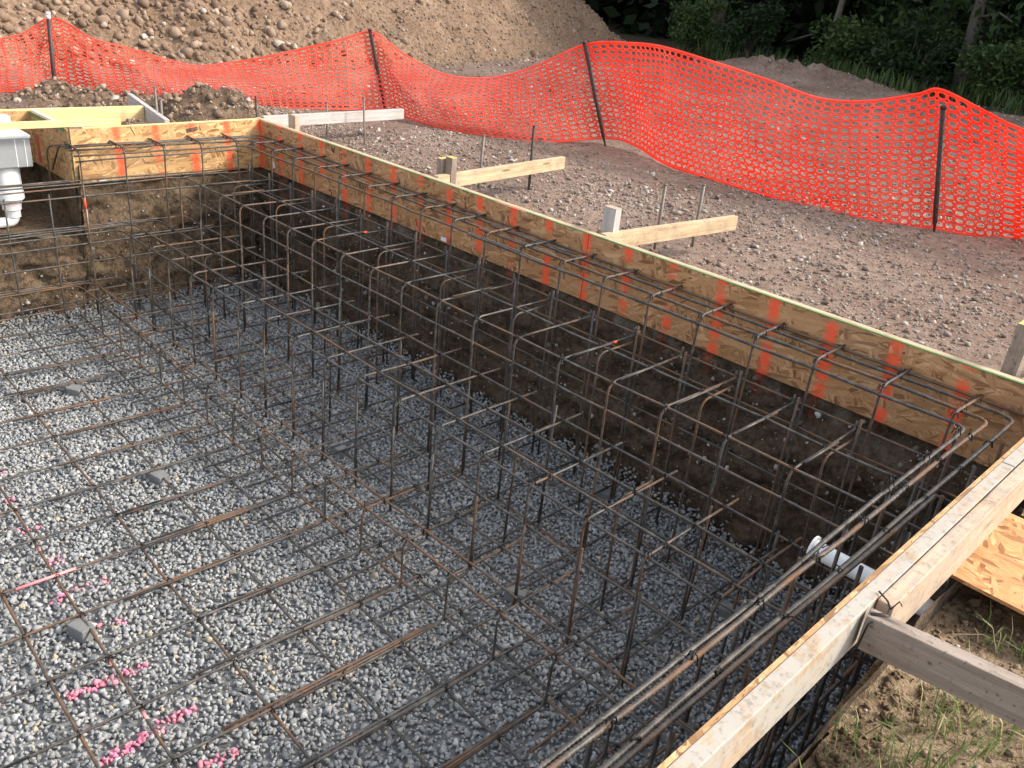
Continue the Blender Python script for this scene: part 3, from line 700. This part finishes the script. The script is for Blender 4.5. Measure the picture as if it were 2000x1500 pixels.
bx(nf, 'side_panel', -.69, .066, -1.512, -1.5005, -.386, -.003, M['osb']); bx(nf, 'back_panel', -.703, -.6915, -4.2, -1.5135, -.386, -.004, M['osb_b'])
beam_box('top_plate', (-.69, -1.4795, .002), (-.03, -1.4795, .002), .038, .089, M['gray_light'], nf); bx(nf, 'green_edge', -.68, .02, -1.5145, -1.5125, -.03, -.002, M['edge_green'])
bx(nf, 'paint_mark', -.60, -.54, -1.5136, -1.5122, -.36, -.16, m_plain('faded_red_paint', (.50, .09, .05), .7, var=.6, scale=40))
o = beam_box('plank', (-.724, -4.2, .004), (-.724, -.64, .004), .038, .115, M['pine_new']); tag(o, 'yellow new plank running behind the back recess form', 'plank')
o = beam_box('plank', (-.005, -4.2, .046), (.003, -1.12, .046), .040, .044, M['pine_new']); tag(o, 'narrow yellow batten lying across the front of the recess', 'plank')
o = beam_box('brace', (-1.32, -.50, .01), (-.075, -.735, .01), .038, .12, M['gray_light']); tag(o, 'grey weathered brace board sloping away behind the sunlit back form', 'brace', 'braces behind the forms')
fc = thing('form_wall', (6.02, -2.2, -.24), 'near strand board form topped with concrete splashed timbers', 'formwork')
bx(fc, 'board_panel', 5.985, 5.9965, -4.6, -.0025, -.235, -.002, M['osb'])
beam_box('top_plate', (6.0165, -4.6, -.001), (6.0165, -.78, -.001), .0385, .12, M['pine_conc'], fc); beam_box('top_plate', (6.0165, -.775, 0), (6.0165, -.002, 0), .0385, .089, M['pine_conc'], fc)
beam_box('outer_rail', (6.058, -1.80, -.003), (6.062, .35, -.003), .0395, .14, M['pine_pink'], fc)
o = beam_box('brace', (6.045, -1.865, -.002), (7.6, -1.62, -.012), .040, .098, M['gray']); tag(o, 'dark grey weathered plank butting against the near form by the grass', 'brace', 'braces behind the forms')
b_ = MB(); b_.tube(fillet([(6.03, -1.78, .004), (6.062, -1.80, .004), (6.075, -1.815, -.003), (6.075, -1.835, -.014), (6.06, -1.895, -.012), (6.05, -1.895, -.13)], .01), .0022, 6)
b_.tube([(6.075, -1.815, -.003), (6.085, -1.80, .02), (6.09, -1.79, .005)], .0018, 5); o = b_.build('wire_tie', M['wire'], None, True); tag(o, 'bent tie wire looped over the near form and grey plank', 'wire')
b_ = MB(); b_.tube([(6.052, -1.872, -.004), (6.075, -1.85, -.002), (6.085, -1.843, -.006)], .006, 8); o = b_.build('nail', M['darksteel'], None, True); tag(o, 'dark bent steel spike on the end of the grey plank', 'spike')
for A, B, lab, mat in (((-.05, .055, .015), (-.12, 1.56, .02), 'silver grey brace board nearest the back corner', M['gray_light']), ((2.17, .055, .012), (2.0, 1.50, .008), 'tan brace board behind the pair of short stakes', M['pine']), ((3.62, .055, .006), (3.735, 1.25, .004), 'tan brace board beside the flat brown rock', M['pine']), ((5.83, .055, .0), (5.90, 1.2, .0), 'pale brace board by the tall grey post at right', M['pine'])):
    o = beam_box('brace', A, B, .04, .092, mat); tag(o, lab, 'brace', 'braces behind the forms')
for nm, (x, y), (sx, sy), top, mat, lab in (('wood_stake', (.30, .135), (.10, .04), .078, M['pine_pink'], 'short tan timber stake at the silver grey brace'), ('wood_stake', (2.085, .19), (.045, .085), .10, M['gray'], 'left one of the two dark stakes with yellow tops'), ('wood_stake', (2.150, .20), (.065, .045), .118, M['gray'], 'right one of the two dark stakes with yellow tops'), ('wood_stake', (3.585, .155), (.085, .05), .135, M['gray_light'], 'short grey timber stake in front of the brown rock'), ('wood_stake', (5.742, .175), (.06, .085), .185, M['gray'], 'tall grey stake with yellow cut top at right edge')):
    r = thing(nm, (x, y, -.4), lab, 'stake', 'timber stakes behind the forms'); bx(r, 'shaft', x - sx / 2, x + sx / 2, y - sy / 2, y + sy / 2, -.42, top, mat)
    bx(r, 'cut_end', x - sx / 2 + .001, x + sx / 2 - .001, y - sy / 2 + .001, y + sy / 2 - .001, top, top + .002, M['yellow'] if 'yellow' in lab else M['pine_pink'])
for i, (b0, t0, lab) in enumerate((((-.41, .916), (-.419, .916, .044), 'thin steel stake at the net behind the silver grey brace, left one'), ((.067, .995), (.037, .995, .154), 'thin steel stake crossing the silver grey brace, right one'), ((1.683, .913), (1.693, .913, .14), 'thin steel stake at the middle of the tan brace by the stake pair'), ((1.903, 1.243), (1.89, 1.243, .229), 'tall thin steel stake near the free end of the tan brace by the stake pair'), ((3.413, .881), (3.412, .881, .157), 'thin steel stake behind the brown rock side of the brace'), ((3.481, 1.213), (3.481, 1.213, .143), 'thin steel stake near the free end of the brace by the brown rock'), ((-.50, -.62), (-.515, -.62, .175), 'taller steel stake against the board behind the back form'), ((-.36, -.645), (-.365, -.645, .11), 'shorter steel stake against the board behind the back form'))):
    dx = .10 if 2 <= i <= 5 else 0.; b = MB(); b.tube([(b0[0] + (0), b0[1], -.45), (b0[0], b0[1], -.2), t0], .0105 if i > 1 else .009, 8); b.tube([t0, (t0[0], t0[1], t0[2] + .006)], .013, 8)
    o = b.build('steel_stake', M['steel'] if i != 3 else M['darksteel'], None, True); tag(o, lab, 'stake', 'steel stakes holding the braces')
b = MB(); b.tube([(-.28, .14, -.4), (-.30, .14, .135)], .009, 8); o = b.build('steel_stake', M['darksteel'], None, True); tag(o, 'dark rebar stake standing just behind the back corner', 'stake', 'steel stakes holding the braces')
# loose board
b = MB(); b.box((6.62, -.99, -.193), (1.15, .50, .0115), Euler((R(1.5), R(-.6), R(-2.5))).to_matrix()); o = b.build('loose_board', M['osb_loose']); tag(o, 'loose orange strand board sheet lying on the soil beside the near form', 'board')
# concrete blocks
for x, y, rz, lab in ((1.385, -2.085, .5, 'grey concrete block under the mat, left edge, upper of two big ones'), (2.596, -2.108, .2, 'grey block standing alone in the open mat, middle left'), (3.499, -2.838, .3, 'dark concrete block among the pink paint marks'), (2.892, -1.182, .1, 'grey block under the first step beside a rust bar'), (4.44, -1.261, .4, 'grey block below the front steps, nearest the near form'), (2.904, -.261, .15, 'dark square block against the earth face'), (4.125, -.264, .5, 'dark tilted block at the foot of the earth face near the pipe'), (1.342, -1.152, .2, 'small grey block under the steps, middle of far half'), (.263, -1.165, .1, 'pale topped block near the back bank'), (.251, -.247, .3, 'small block in the dark far corner'), (5.15, -.55, .4, 'dark block under the cage beside the white pipe')):
    b = MB(); b.box((0, 0, 0), (.10, .062, .066)); o = b.build('concrete_block', M['conc']); o.location = (x, y, -1.322); o.rotation_euler = (j(.12), j(.12), rz); md = o.modifiers.new('worn', 'BEVEL'); md.width = .006; md.segments = 2
    tag(o, lab, 'block', 'concrete blocks holding up the rebar')
# pipe stub and skimmer
def lathe(prof, c, axis='Z', n=28):
    b = MB(); ring = []
    for (r, h) in prof: ring.append([(r * math.cos(q * 2 * math.pi / n), r * math.sin(q * 2 * math.pi / n), h) for q in range(n)])
    vs = [p for q in ring for p in q]; m = len(prof)
    if axis == 'X': vs = [(z, x, y) for x, y, z in vs]
    fs = [(i * n + q, i * n + (q + 1) % n, (i + 1) * n + (q + 1) % n, (i + 1) * n + q) for i in range(m - 1) for q in range(n)]
    b.add([Vector(v) + Vector(c) for v in vs], fs); return b
def sm(o): o.data.polygons.foreach_set('use_smooth', [True] * len(o.data.polygons)); md = o.modifiers.new('edges', 'EDGE_SPLIT'); md.split_angle = R(35); return o
pp = thing('pvc_pipe', (5.85, -1.22, -.34), 'white plastic pipe stub with a thin flange poking through under the near form', 'pipe')
sm(lathe([(.026, 0), (.030, 0), (.030, .40), (.026, .40), (.026, 0)], (5.665, -1.225, -.34), 'X').build('tube', M['white'], pp)); sm(lathe([(.026, 0), (.043, 0), (.043, .007), (.030, .007)], (5.658, -1.225, -.34), 'X').build('flange', M['white'], pp))
bb = MB(); bb.tube(fillet([(5.70, -1.26, -.30), (5.70, -1.225, -.305), (5.70, -1.19, -.32), (5.69, -1.19, -.37), (5.72, -1.26, -.38)], .01), .002, 5); bb.tube([(5.70, -1.25, -.305), (5.69, -1.28, -.29), (5.71, -1.29, -.32)], .002, 5); bb.build('wire', M['wire'], pp)
sk = thing('pool_skimmer', (-.25, -1.9, -.66), 'white pool skimmer wrapped in silver tape with its drain pipe below', 'skimmer')
bq = MB(); bq.box((-.25, -1.90, -.185), (.27, .40, .20)); o = bq.build('taped_body', M['tape'], sk); md = o.modifiers.new('soft', 'BEVEL'); md.width = .008; md.segments = 3
for y in (-1.80, -1.74): bx(sk, 'tape_seam', -.1145, -.1125, y, y + .004, -.28, -.09, M['white'])
bq = MB(); bq.box((-.25, -1.895, -.074), (.29, .40, .022)); o = bq.build('rim', M['white'], sk); md = o.modifiers.new('soft', 'BEVEL'); md.width = .006; md.segments = 2
sm(lathe([(0, .1), (.07, .1), (.082, .092), (.085, .0), (.085, -.06)], (-.30, -1.835, -.06)).build('lid', M['bluegray'], sk))
sm(lathe([(.085, .23), (.085, .03), (.092, .03), (.092, -.02), (.078, -.03), (.062, -.075), (.062, -.10)], (-.24, -1.845, -.50)).build('throat', M['white'], sk)); sm(lathe([(.0705, -.035), (.0705, -.07)], (-.24, -1.845, -.485)).build('primer_band', M['pink'], sk))
bq = MB(); bq.tube(fillet([(-.235, -1.84, -.56), (-.235, -1.84, -.69), (-.235, -2.35, -.70)], .05, 8), .037, 16); sm(bq.build('elbow_pipe', M['white'], sk)); sm(lathe([(.037, 0), (.045, 0), (.045, .05), (.037, .05)], (-.235, -1.84, -.655)).build('coupling', M['white'], sk))

# ------------------------------------------------------------------ fence
FT = np.array([(-3.75, -3.6, .25), (-3.55, -2.3, .12), (-3.31, -.89, .22), (-3.22, -.43, .43), (-3.07, -.12, .27), (-2.93, .18, .20), (-2.69, .71, .07), (-2.53, 1.04, .11), (-2.35, 1.42, .20), (-2.02, 2.12, .42), (-1.86, 2.46, .53), (-1.57, 2.69, .34), (-1.08, 2.89, .19), (-.56, 3.1, .23), (-.13, 3.28, .40), (.38, 3.48, .68), (.94, 3.49, .76), (1.37, 3.49, .77), (1.96, 3.48, .71), (2.52, 3.47, .64), (3.02, 3.46, .57), (3.42, 3.46, .61), (3.8, 3.45, .72), (3.97, 3.45, .78), (4.36, 3.40, .68), (4.65, 3.35, .61), (5.6, 3.3, .45)])
FB = np.array([(-3.8, -3.6, -.27), (-3.6, -2.3, -.27), (-3.28, -.9, -.27), (-3.2, -.43, -.27), (-2.98, -.1, -.27), (-2.75, .2, -.27), (-2.4, .65, -.27), (-2.15, 1.0, -.27), (-1.92, 1.35, -.26), (-1.65, 1.95, -.25), (-1.52, 2.4, -.24), (-.98, 2.35, -.25), (-.38, 2.38, -.255), (.08, 2.66, -.26), (.43, 3.0, -.26), (.72, 3.65, -.2), (1.05, 3.7, -.22), (1.69, 3.36, -.25), (2.32, 3.29, -.255), (2.89, 3.22, -.26), (3.36, 3.25, -.26), (3.72, 3.31, -.26), (4.02, 3.42, -.26), (4.22, 3.57, -.25), (4.5, 3.75, -.26), (4.74, 3.95, -.26), (5.8, 3.9, -.26)])
BU = np.array([.0, .1, .05, 0, .03, .08, .14, .14, .1, .04, .0, .10, .2, .2, .1, 0., -.03, .02, .08, .13, .15, .10, .03, 0, -.04, .02, .1])
def fence():
    sl = np.concatenate([[0], np.cumsum(np.linalg.norm(np.diff((FT[:, :2] + FB[:, :2]) / 2, axis=0), axis=1))])
    L = sl[-1]; NC = int(L / .078); NRW = 18
    def cr(A, s):
        i = np.clip(np.searchsorted(sl, s, side='right') - 1, 0, len(sl) - 2); t = (s - sl[i]) / (sl[i + 1] - sl[i])
        g = lambda k: A[np.clip(k, 0, len(A) - 1)]
        if A.ndim > 1: t = t[..., None]
        p0, p1, p2, p3 = g(i - 1), g(i), g(i + 1), g(i + 2)
        return .5 * (2 * p1 + (p2 - p0) * t + (2 * p0 - 5 * p1 + 4 * p2 - p3) * t ** 2 + (3 * p1 - p0 - 3 * p2 + p3) * t ** 3)
    def F(s, v):
        T, B, b = cr(FT, s), cr(FB, s), cr(BU, s); d = cr(FT, np.minimum(s + .03, L)) - cr(FT, np.maximum(s - .03, 0))
        nrm = np.stack([d[..., 1], -d[..., 0]], -1); nrm /= np.linalg.norm(nrm, axis=-1)[..., None] + 1e-9
        P = B + (T - B) * v[..., None]; w = b * np.sin(np.pi * v) + .075 * fbm(s * 1.7, v * 2.0, 4) * np.sin(np.pi * np.clip(v, .03, 1)) ** .5 + .018 * np.sin(s * 9 + v * 5) * v * (1 - v) * 4
        P[..., :2] += nrm * w[..., None]; P[..., 2] += .055 * fbm(s * 1.9 + 9, v * 2.5, 3) * np.sin(np.pi * v); P[..., :2] += (d[..., :2] / (np.linalg.norm(d[..., :2], axis=-1)[..., None] + 1e-9)) * (.04 * fbm(s * 1.3 + 4, v * 3 + 7, 3) * np.sin(np.pi * v))[..., None]; return P
    outer = []
    for q in range(16):
        a = q * 2 * math.pi / 16 + math.pi / 16; c, s_ = math.cos(a), math.sin(a); m = max(abs(c), abs(s_)); outer.append((c / m * .5, s_ / m * .5))
    inner = []
    for q in range(16):
        a = q * 2 * math.pi / 16 + math.pi / 16; c, s_ = math.cos(a), math.sin(a); e = 2 / 2.9
        inner.append((math.copysign(abs(c) ** e, c) * .350, math.copysign(abs(s_) ** e, s_) * .295))
    O = np.array(outer); I = np.array(inner); ci, ri = np.meshgrid(np.arange(NC), np.arange(NRW), indexing='ij'); ci, ri = ci.ravel(), ri.ravel()
    jit = RNG.normal(0, .018, (len(ci), 2))
    def pts(K, jt): 
        c = ci[:, None] + .5 + K[None, :, 0] + jt[:, :1]; r = ri[:, None] + .5 + K[None, :, 1] + jt[:, 1:]
        return F(c / NC * L, (r / NRW) * .98 + .01)
    VO = pts(O, jit * 0); VI = pts(I, jit); V = np.concatenate([VO.reshape(-1, 3), VI.reshape(-1, 3)]); n = len(ci); b0 = (np.arange(n) * 16)[:, None]; q = np.arange(16)[None]
    Fa = np.stack([b0 + q, b0 + (q + 1) % 16, n * 16 + b0 + (q + 1) % 16, n * 16 + b0 + q], -1).reshape(-1, 4)
    # border bands
    s = np.linspace(0, L, NC * 2 + 1)
    for v0, v1 in ((.988, 1.012), (-.012, .012)):
        a, b = F(s, np.full_like(s, v0)), F(s, np.full_like(s, v1)); k = len(V); m = len(s); V = np.concatenate([V, a, b])
        Fa = np.concatenate([Fa, np.stack([k + np.arange(m - 1), k + np.arange(1, m), k + m + np.arange(1, m), k + m + np.arange(m - 1)], -1)])
    f = thing('safety_fence', (0, 3, -.27), 'sagging orange plastic mesh fence on dark posts around the dig', 'fence')
    o = np_mesh('netting', V, Fa, M['net'], True); put(o, f)
    md = o.modifiers.new('thickness', 'SOLIDIFY'); md.thickness = .003; md.offset = 0
    for i, (b, t, lab) in enumerate((((-3.19, -.50, -.5), (-3.18, -.47, .475), 'dark post with a white tip at the far left'), ((-1.50, 2.46, -.45), (-1.85, 2.42, .55), 'dark post leaning under the left peak of the net'), ((.78, 3.62, -.42), (.40, 3.44, .70), 'dark post leaning under the tall middle peak of the net'), ((4.26, 3.50, -.42), (4.045, 3.40, .665), 'dark round topped post near the right edge'))):
        b = Vector(b); t = Vector(t); d = t - b; mb = MB(); side = Vector((0, 0, 1)).cross(d).normalized()
        mb.tube([b, b + d * .10, b + d * .20, b + d * .22, t], [.003, .006, .012, .019, .019], 10)
        hk = mb
        for kk in range(12):
            p = b + d * (.26 + .06 * kk); hk.tube([p + side * .012, p + side * .031, p + side * .031 + d.normalized() * .022], .0045, 6)
        po = mb.build('post', M['post'], f, True); po['label'] = lab
        cp = MB(); cp.tube([t - d.normalized() * .012, t + d.normalized() * .014], .0215, 12); cp.build('cap', M['paper'] if i == 0 else M['post'], po, True)
        if i == 0: c2 = MB(); c2.tube([t - d.normalized() * .05, t - d.normalized() * .012], .0205, 12); c2.build('white_tip', M['paper'], po, True)
fence()

# ------------------------------------------------------------------ vegetation
def leaves(P, size, up=.3, elong=1.6):
    """leaf shaped quads at points"""
    n = len(P); N = RNG.normal(size=(n, 3)); N[:, 2] = np.abs(N[:, 2]) + up; N /= np.linalg.norm(N, axis=1)[:, None]
    A = np.cross(N, RNG.normal(size=(n, 3))); A /= np.linalg.norm(A, axis=1)[:, None]; B = np.cross(N, A); s = size[:, None]
    V = np.stack([P - A * s * elong * .5, P + B * s * .33 - N * s * .08, P + A * s * elong * .5, P - B * s * .33 - N * s * .08], 1).reshape(-1, 3)
    return V, np.arange(n * 4).reshape(n, 4)
def clumps(n, centers, rad, spread):
    c = centers[RNG.integers(0, len(centers), n)]; d = RNG.normal(size=(n, 3)); d /= np.linalg.norm(d, axis=1)[:, None]
    return c + d * (RNG.random((n, 1)) ** .45) * rad * spread
def tree(loc, H, r, lean, crown_r, nclump, nleaf, label, lsize=.15, low=.15, mat='leaf', name='broadleaf_tree', group='trees at the edge of the wood', ivy=0):
    x, y = loc; z0 = float(ground_z(np.array(x), np.array(y))) - .15; T = thing(name, (x, y, z0), label, 'tree', group); b = MB(); P = []; n = 9; w = RNG.normal(size=2) * .12
    for i in range(n):
        t = i / (n - 1); P.append(Vector((x + lean[0] * t * H + w[0] * math.sin(t * 5), y + lean[1] * t * H + w[1] * math.sin(t * 4), z0 + H * t)))
    b.tube(P, [r * (1 - .75 * i / (n - 1)) * (1.35 if i == 0 else 1) for i in range(n)], 9); C = []
    for k in range(nclump):
        t = random.uniform(low, 1.); a = random.uniform(0, 6.28); i = min(int(t * (n - 1)), n - 2); p = P[i].lerp(P[i + 1], t * (n - 1) - i); rr = crown_r * random.uniform(.35, 1.) * (1 - .35 * abs(t - .6))
        q = p + Vector((math.cos(a) * rr, math.sin(a) * rr, random.uniform(-.1, .5) * rr)); C.append(q)
        if k % 2 == 0: m = p.lerp(q, .5) + Vector((0, 0, .12 * rr)); b.tube([p, m, q], [r * .28, r * .18, r * .05], 5)
    b.build('trunk', M['bark'], T, True)
    C = np.array([c[:] for c in C]); L = clumps(nleaf, C, crown_r * .42, np.array([1, 1, .75])); V, F = leaves(L, RNG.uniform(.6, 1.3, nleaf) * lsize); o = np_mesh('crown', V, F, M[mat]); put(o, T)
    if ivy:
        t = RNG.random(ivy); i = np.minimum((t * (n - 1)).astype(int), n - 2); PA = np.array([p[:] for p in P]); c = PA[i] + (PA[i + 1] - PA[i]) * (t * (n - 1) - i)[:, None] + RNG.normal(0, 1, (ivy, 3)) * np.array([r * 1.5, r * 1.5, .1])
        V, F = leaves(c, RNG.uniform(.6, 1.2, ivy) * .11); o = np_mesh('ivy', V, F, M['leaf_hi']); put(o, T)
tree((-5.45, 20.6), 9.5, .10, (.10, .04), 2.4, 46, 4200, 'slim pale trunked tree leaning right above the earth clods', low=.30)
tree((-10.1, 22.0), 9., .26, (.03, 0), 2.6, 50, 5200, 'thick ivy covered tree at the right end of the earth heap', ivy=2600, low=.25)
tree((-6.3, 27.5), 10., .20, (.10, .03), 3.0, 56, 5600, 'leaning grey trunk standing deeper in the dark wood', low=.22)
for i, (x, y, Hh, lab) in enumerate(((-1.6, 20.4, 8., 'dense bushy tree above the tall weeds, right of the slim leaning trunk'), (1.6, 21.2, 8.5, 'bright topped bushy tree in the upper right corner'), (4.6, 20.5, 9., 'broad bushy tree past the right edge of the view'), (-3.6, 23.5, 9., 'dark bushy tree filling the middle of the wood edge'), (-13.2, 27.0, 9.5, 'dark tree in the gap right behind the heap'), (-17.5, 30, 10., 'tall dark tree far behind the heap'), (.2, 25.5, 10, 'dark bushy tree behind the weeds at far right'), (-9.0, 31, 10.5, 'tall dark tree at the back of the wood'))):
    tree((x, y), Hh, .17, (RNG.normal() * .03, 0), 2.5, 60, 6000, lab, low=.04 if y < 24 else .1, lsize=.16, mat='leaf' if i != 1 else 'leaf_hi')
def shrub(loc, rad, hgt, n, label, mat='leaf_hi', size=.09, group='bushes at the edge of the wood'):
    x, y = loc; z = float(ground_z(np.array(x), np.array(y))); T = thing('bush', (x, y, z), label, 'bush', group); b = MB(); C = []
    for k in range(14):
        a = random.uniform(0, 6.28); q = Vector((x + math.cos(a) * rad * random.uniform(.1, .9), y + math.sin(a) * rad * random.uniform(.1, .9), z + hgt * random.uniform(.25, 1.))); b.tube([(x + j(.1), y + j(.1), z - .05), q.lerp(Vector((x, y, q.z)), .4) - Vector((0, 0, hgt * .2)), q], [.018, .012, .004], 5); C.append(q[:])
    b.build('stems', M['bark'], T, True); V, F = leaves(clumps(n, np.array(C), rad * .45, np.array([1, 1, .9])), RNG.uniform(.6, 1.3, n) * size); o = np_mesh('foliage', V, F, M[mat]); put(o, T)
for x, y, ra, hg, lab in ((-9.3, 19.6, .9, 1.5, 'leafy bush between the earth heap and the slim tree'), (-7.6, 19.9, .9, 1.4, 'bush with pale twigs left of the slim leaning tree'), (-4.2, 19.1, .9, 1.3, 'bush at the foot of the slim leaning tree, right side'), (-2.4, 18.9, 1.0, 1.5, 'wide bush over the middle of the weeds'), (-.4, 18.6, 1.0, 1.4, 'bush behind the round topped post'), (1.4, 18.9, 1.1, 1.7, 'tall bush right of the round topped post'), (3.0, 19.2, 1.1, 1.6, 'bush at the right edge of the view')): shrub((x, y), ra, hg, 2600, lab, 'leaf' if x in (-7.6, -2.4) else 'leaf_hi')
def weeds():
    b = MB()
    for i in range(26):
        cx = -8.6 + i * .52 + random.uniform(-.2, .2); cy = 17.7 + .5 * math.sin(i * .9) + (.9 if cx < -5 else 0); hgt = random.uniform(.3, .7)
        for k in range(60):
            a = random.uniform(0, 6.28); l = hgt * random.uniform(.4, 1.1); d = Vector((math.cos(a), math.sin(a), 0)); o_ = Vector((cx + random.gauss(0, .25), cy + random.gauss(0, .2), 0)); o_.z = float(ground_z(np.array(o_.x), np.array(o_.y))) - .03; w = d.cross(Vector((0, 0, 1))) * .016; lean_ = random.uniform(.1, .6)
            p1 = o_ + Vector((0, 0, l * .55)) + d * l * lean_ * .35; p2 = o_ + Vector((0, 0, l)) + d * l * lean_
            b.add([o_ - w * .6, o_ + w * .6, p1 + w, p1 - w, p2], [(0, 1, 2, 3), (3, 2, 4)])
    o = b.build('weeds', M['leaf_hi']); tag(o, 'tall green weeds growing along the foot of the dark wood', kind='stuff')
weeds()
def woodland():
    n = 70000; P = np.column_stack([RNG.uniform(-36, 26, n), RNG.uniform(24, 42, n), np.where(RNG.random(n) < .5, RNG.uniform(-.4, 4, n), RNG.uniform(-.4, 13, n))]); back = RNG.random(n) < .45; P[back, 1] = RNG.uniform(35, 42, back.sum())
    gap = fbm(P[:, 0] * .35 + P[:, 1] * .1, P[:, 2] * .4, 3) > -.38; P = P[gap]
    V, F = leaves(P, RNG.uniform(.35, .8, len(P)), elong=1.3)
    n2 = 9000; Q = np.column_stack([RNG.uniform(7, 30, n2), RNG.uniform(17, 34, n2), RNG.uniform(1., 13, n2)]); V2, F2 = leaves(Q, RNG.uniform(.4, .8, n2))  # unseen leaf mass off to the right, added to shade the wood edge
    o = np_mesh('woodland', np.concatenate([V, V2]), np.concatenate([F, F2 + len(V)]), M['leaf_far']); tag(o, 'deep dark wood closing the view behind the trees, with unseen leaves added for shade', kind='stuff')
woodland()
b = MB(); b.tube([(-11.8, 23.2, -.15), (-10.4, 22.6, -.1), (-9.2, 22.9, -.05)], [.13, .12, .09], 9); o = b.build('fallen_log', M['bark'], None, True); tag(o, 'fallen log on the ground behind the end of the earth heap', 'log')
b = MB(); b.tube([(-6.9, 20.9, .25), (-6.0, 20.6, .55)], [.03, .02], 6); o = b.build('broken_branch', M['bark'], None, True); tag(o, 'pale broken branch sticking up left of the slim tree', 'branch')

def grass():
    b = MB(); s = MB()
    spots = [(6.30, -2.02, .10, 120), (6.42, -2.25, .14, 200), (6.25, -2.30, .10, 90), (6.55, -2.05, .16, 190), (6.36, -1.97, .08, 80), (6.50, -2.45, .15, 180), (6.15, -1.95, .05, 40), (6.28, -1.72, .08, 90), (6.42, -1.62, .10, 120), (6.6, -1.60, .12, 120), (6.7, -2.3, .2, 160), (6.24, -1.30, .03, 18), (6.34, -1.28, .03, 18), (7.1, -1.9, .3, 200), (7.1, -2.6, .3, 160)]
    for x, y, sp, n in spots:
        for k in range(n):
            p = Vector((x + random.gauss(0, sp), y + random.gauss(0, sp), 0))
            if p.x < 6.07 or abs(p.y + 1.865 - (p.x - 6.045) * .157) < .035: continue
            p.z = float(ground_z(np.array(p.x), np.array(p.y))) - .004; a = random.uniform(0, 6.28); d = Vector((math.cos(a), math.sin(a), 0)); l = random.uniform(.03, .14); w = d.cross(Vector((0, 0, 1))) * random.uniform(.0012, .0026); le = random.uniform(.2, 1.1)
            p1 = p + Vector((0, 0, l * .6)) + d * l * le * .35; p2 = p + Vector((0, 0, l * (1 - .3 * le))) + d * l * le; (s if random.random() < .22 else b).add([p - w, p + w, p1 + w * .8, p1 - w * .8, p2], [(0, 1, 2, 3), (3, 2, 4)])
    for k in range(70):
        x = random.uniform(6.05, 7.0); y = random.uniform(-2.7, -1.1); z = float(ground_z(np.array(x), np.array(y))) + .012; a = random.uniform(0, 6.28); l = random.uniform(.05, .16); d = Vector((math.cos(a), math.sin(a), 0)) * l
        if abs(y + 1.865 - (x - 6.045) * .157) < .08 or x + d.x < 6.06: continue
        s.tube([(x, y, z - .01), Vector((x, y, z)) + d * .5 + Vector((0, 0, .012)), Vector((x, y, z - .008)) + d], .0014, 4)
    o = b.build('grass', M['grass']); tag(o, 'short green grass on the bank by the grey plank', kind='stuff'); o = s.build('dry_grass', M['straw']); tag(o, 'dry straw and dead grass on the bank', kind='stuff')
grass()

# ------------------------------------------------------------------ light, sky, camera
SUN = Vector((.58, .58, .57)).normalized(); el = math.asin(SUN.z); az = math.atan2(SUN.x, SUN.y)
w = bpy.data.worlds.new('World'); S.world = w; w.use_nodes = True; nt = w.node_tree
sky = nt.nodes.new('ShaderNodeTexSky'); sky.sky_type = 'NISHITA'; sky.sun_disc = False; sky.sun_elevation = el; sky.sun_rotation = az; sky.dust_density = 3.; sky.air_density = 1.2
bg = nt.nodes['Background']; hs = nt.nodes.new('ShaderNodeHueSaturation'); hs.inputs['Saturation'].default_value = .42; nt.links.new(sky.outputs[0], hs.inputs['Color']); nt.links.new(hs.outputs[0], bg.inputs[0]); bg.inputs[1].default_value = .15
sun = bpy.data.lights.new('sun', 'SUN'); sun.energy = 1.5; sun.angle = R(8.0); sun.color = (1, .92, .80); so = bpy.data.objects.new('sun', sun); COL.objects.link(so); so.rotation_euler = SUN.to_track_quat('Z', 'Y').to_euler(); so.location = (10, 10, 10)
yaw, pit, rol = 2.32, .4457, -.1059
f = Vector((math.cos(yaw) * math.cos(pit), math.sin(yaw) * math.cos(pit), -math.sin(pit))); r = Vector((math.sin(yaw), -math.cos(yaw), 0)); d = f.cross(r); c, s_ = math.cos(rol), math.sin(rol)
r2 = c * r + s_ * d; d2 = -s_ * r + c * d
cam = bpy.data.cameras.new('camera'); cam.sensor_width = 36; cam.lens = 1664.7159 / 2000 * 36; cam.clip_start = .05; cam.clip_end = 500
co = bpy.data.objects.new('camera', cam); COL.objects.link(co)
co.matrix_world = Matrix(((r2.x, -d2.x, -f.x, 6.4908), (r2.y, -d2.y, -f.y, -3.6439), (r2.z, -d2.z, -f.z, 1.2529), (0, 0, 0, 1)))
S.camera = co
S.view_settings.view_transform = 'Standard'; S.view_settings.look = 'None'; S.view_settings.exposure = 1.55; S.view_settings.gamma = 1
S.cycles.max_bounces = 6; S.cycles.transparent_max_bounces = 8
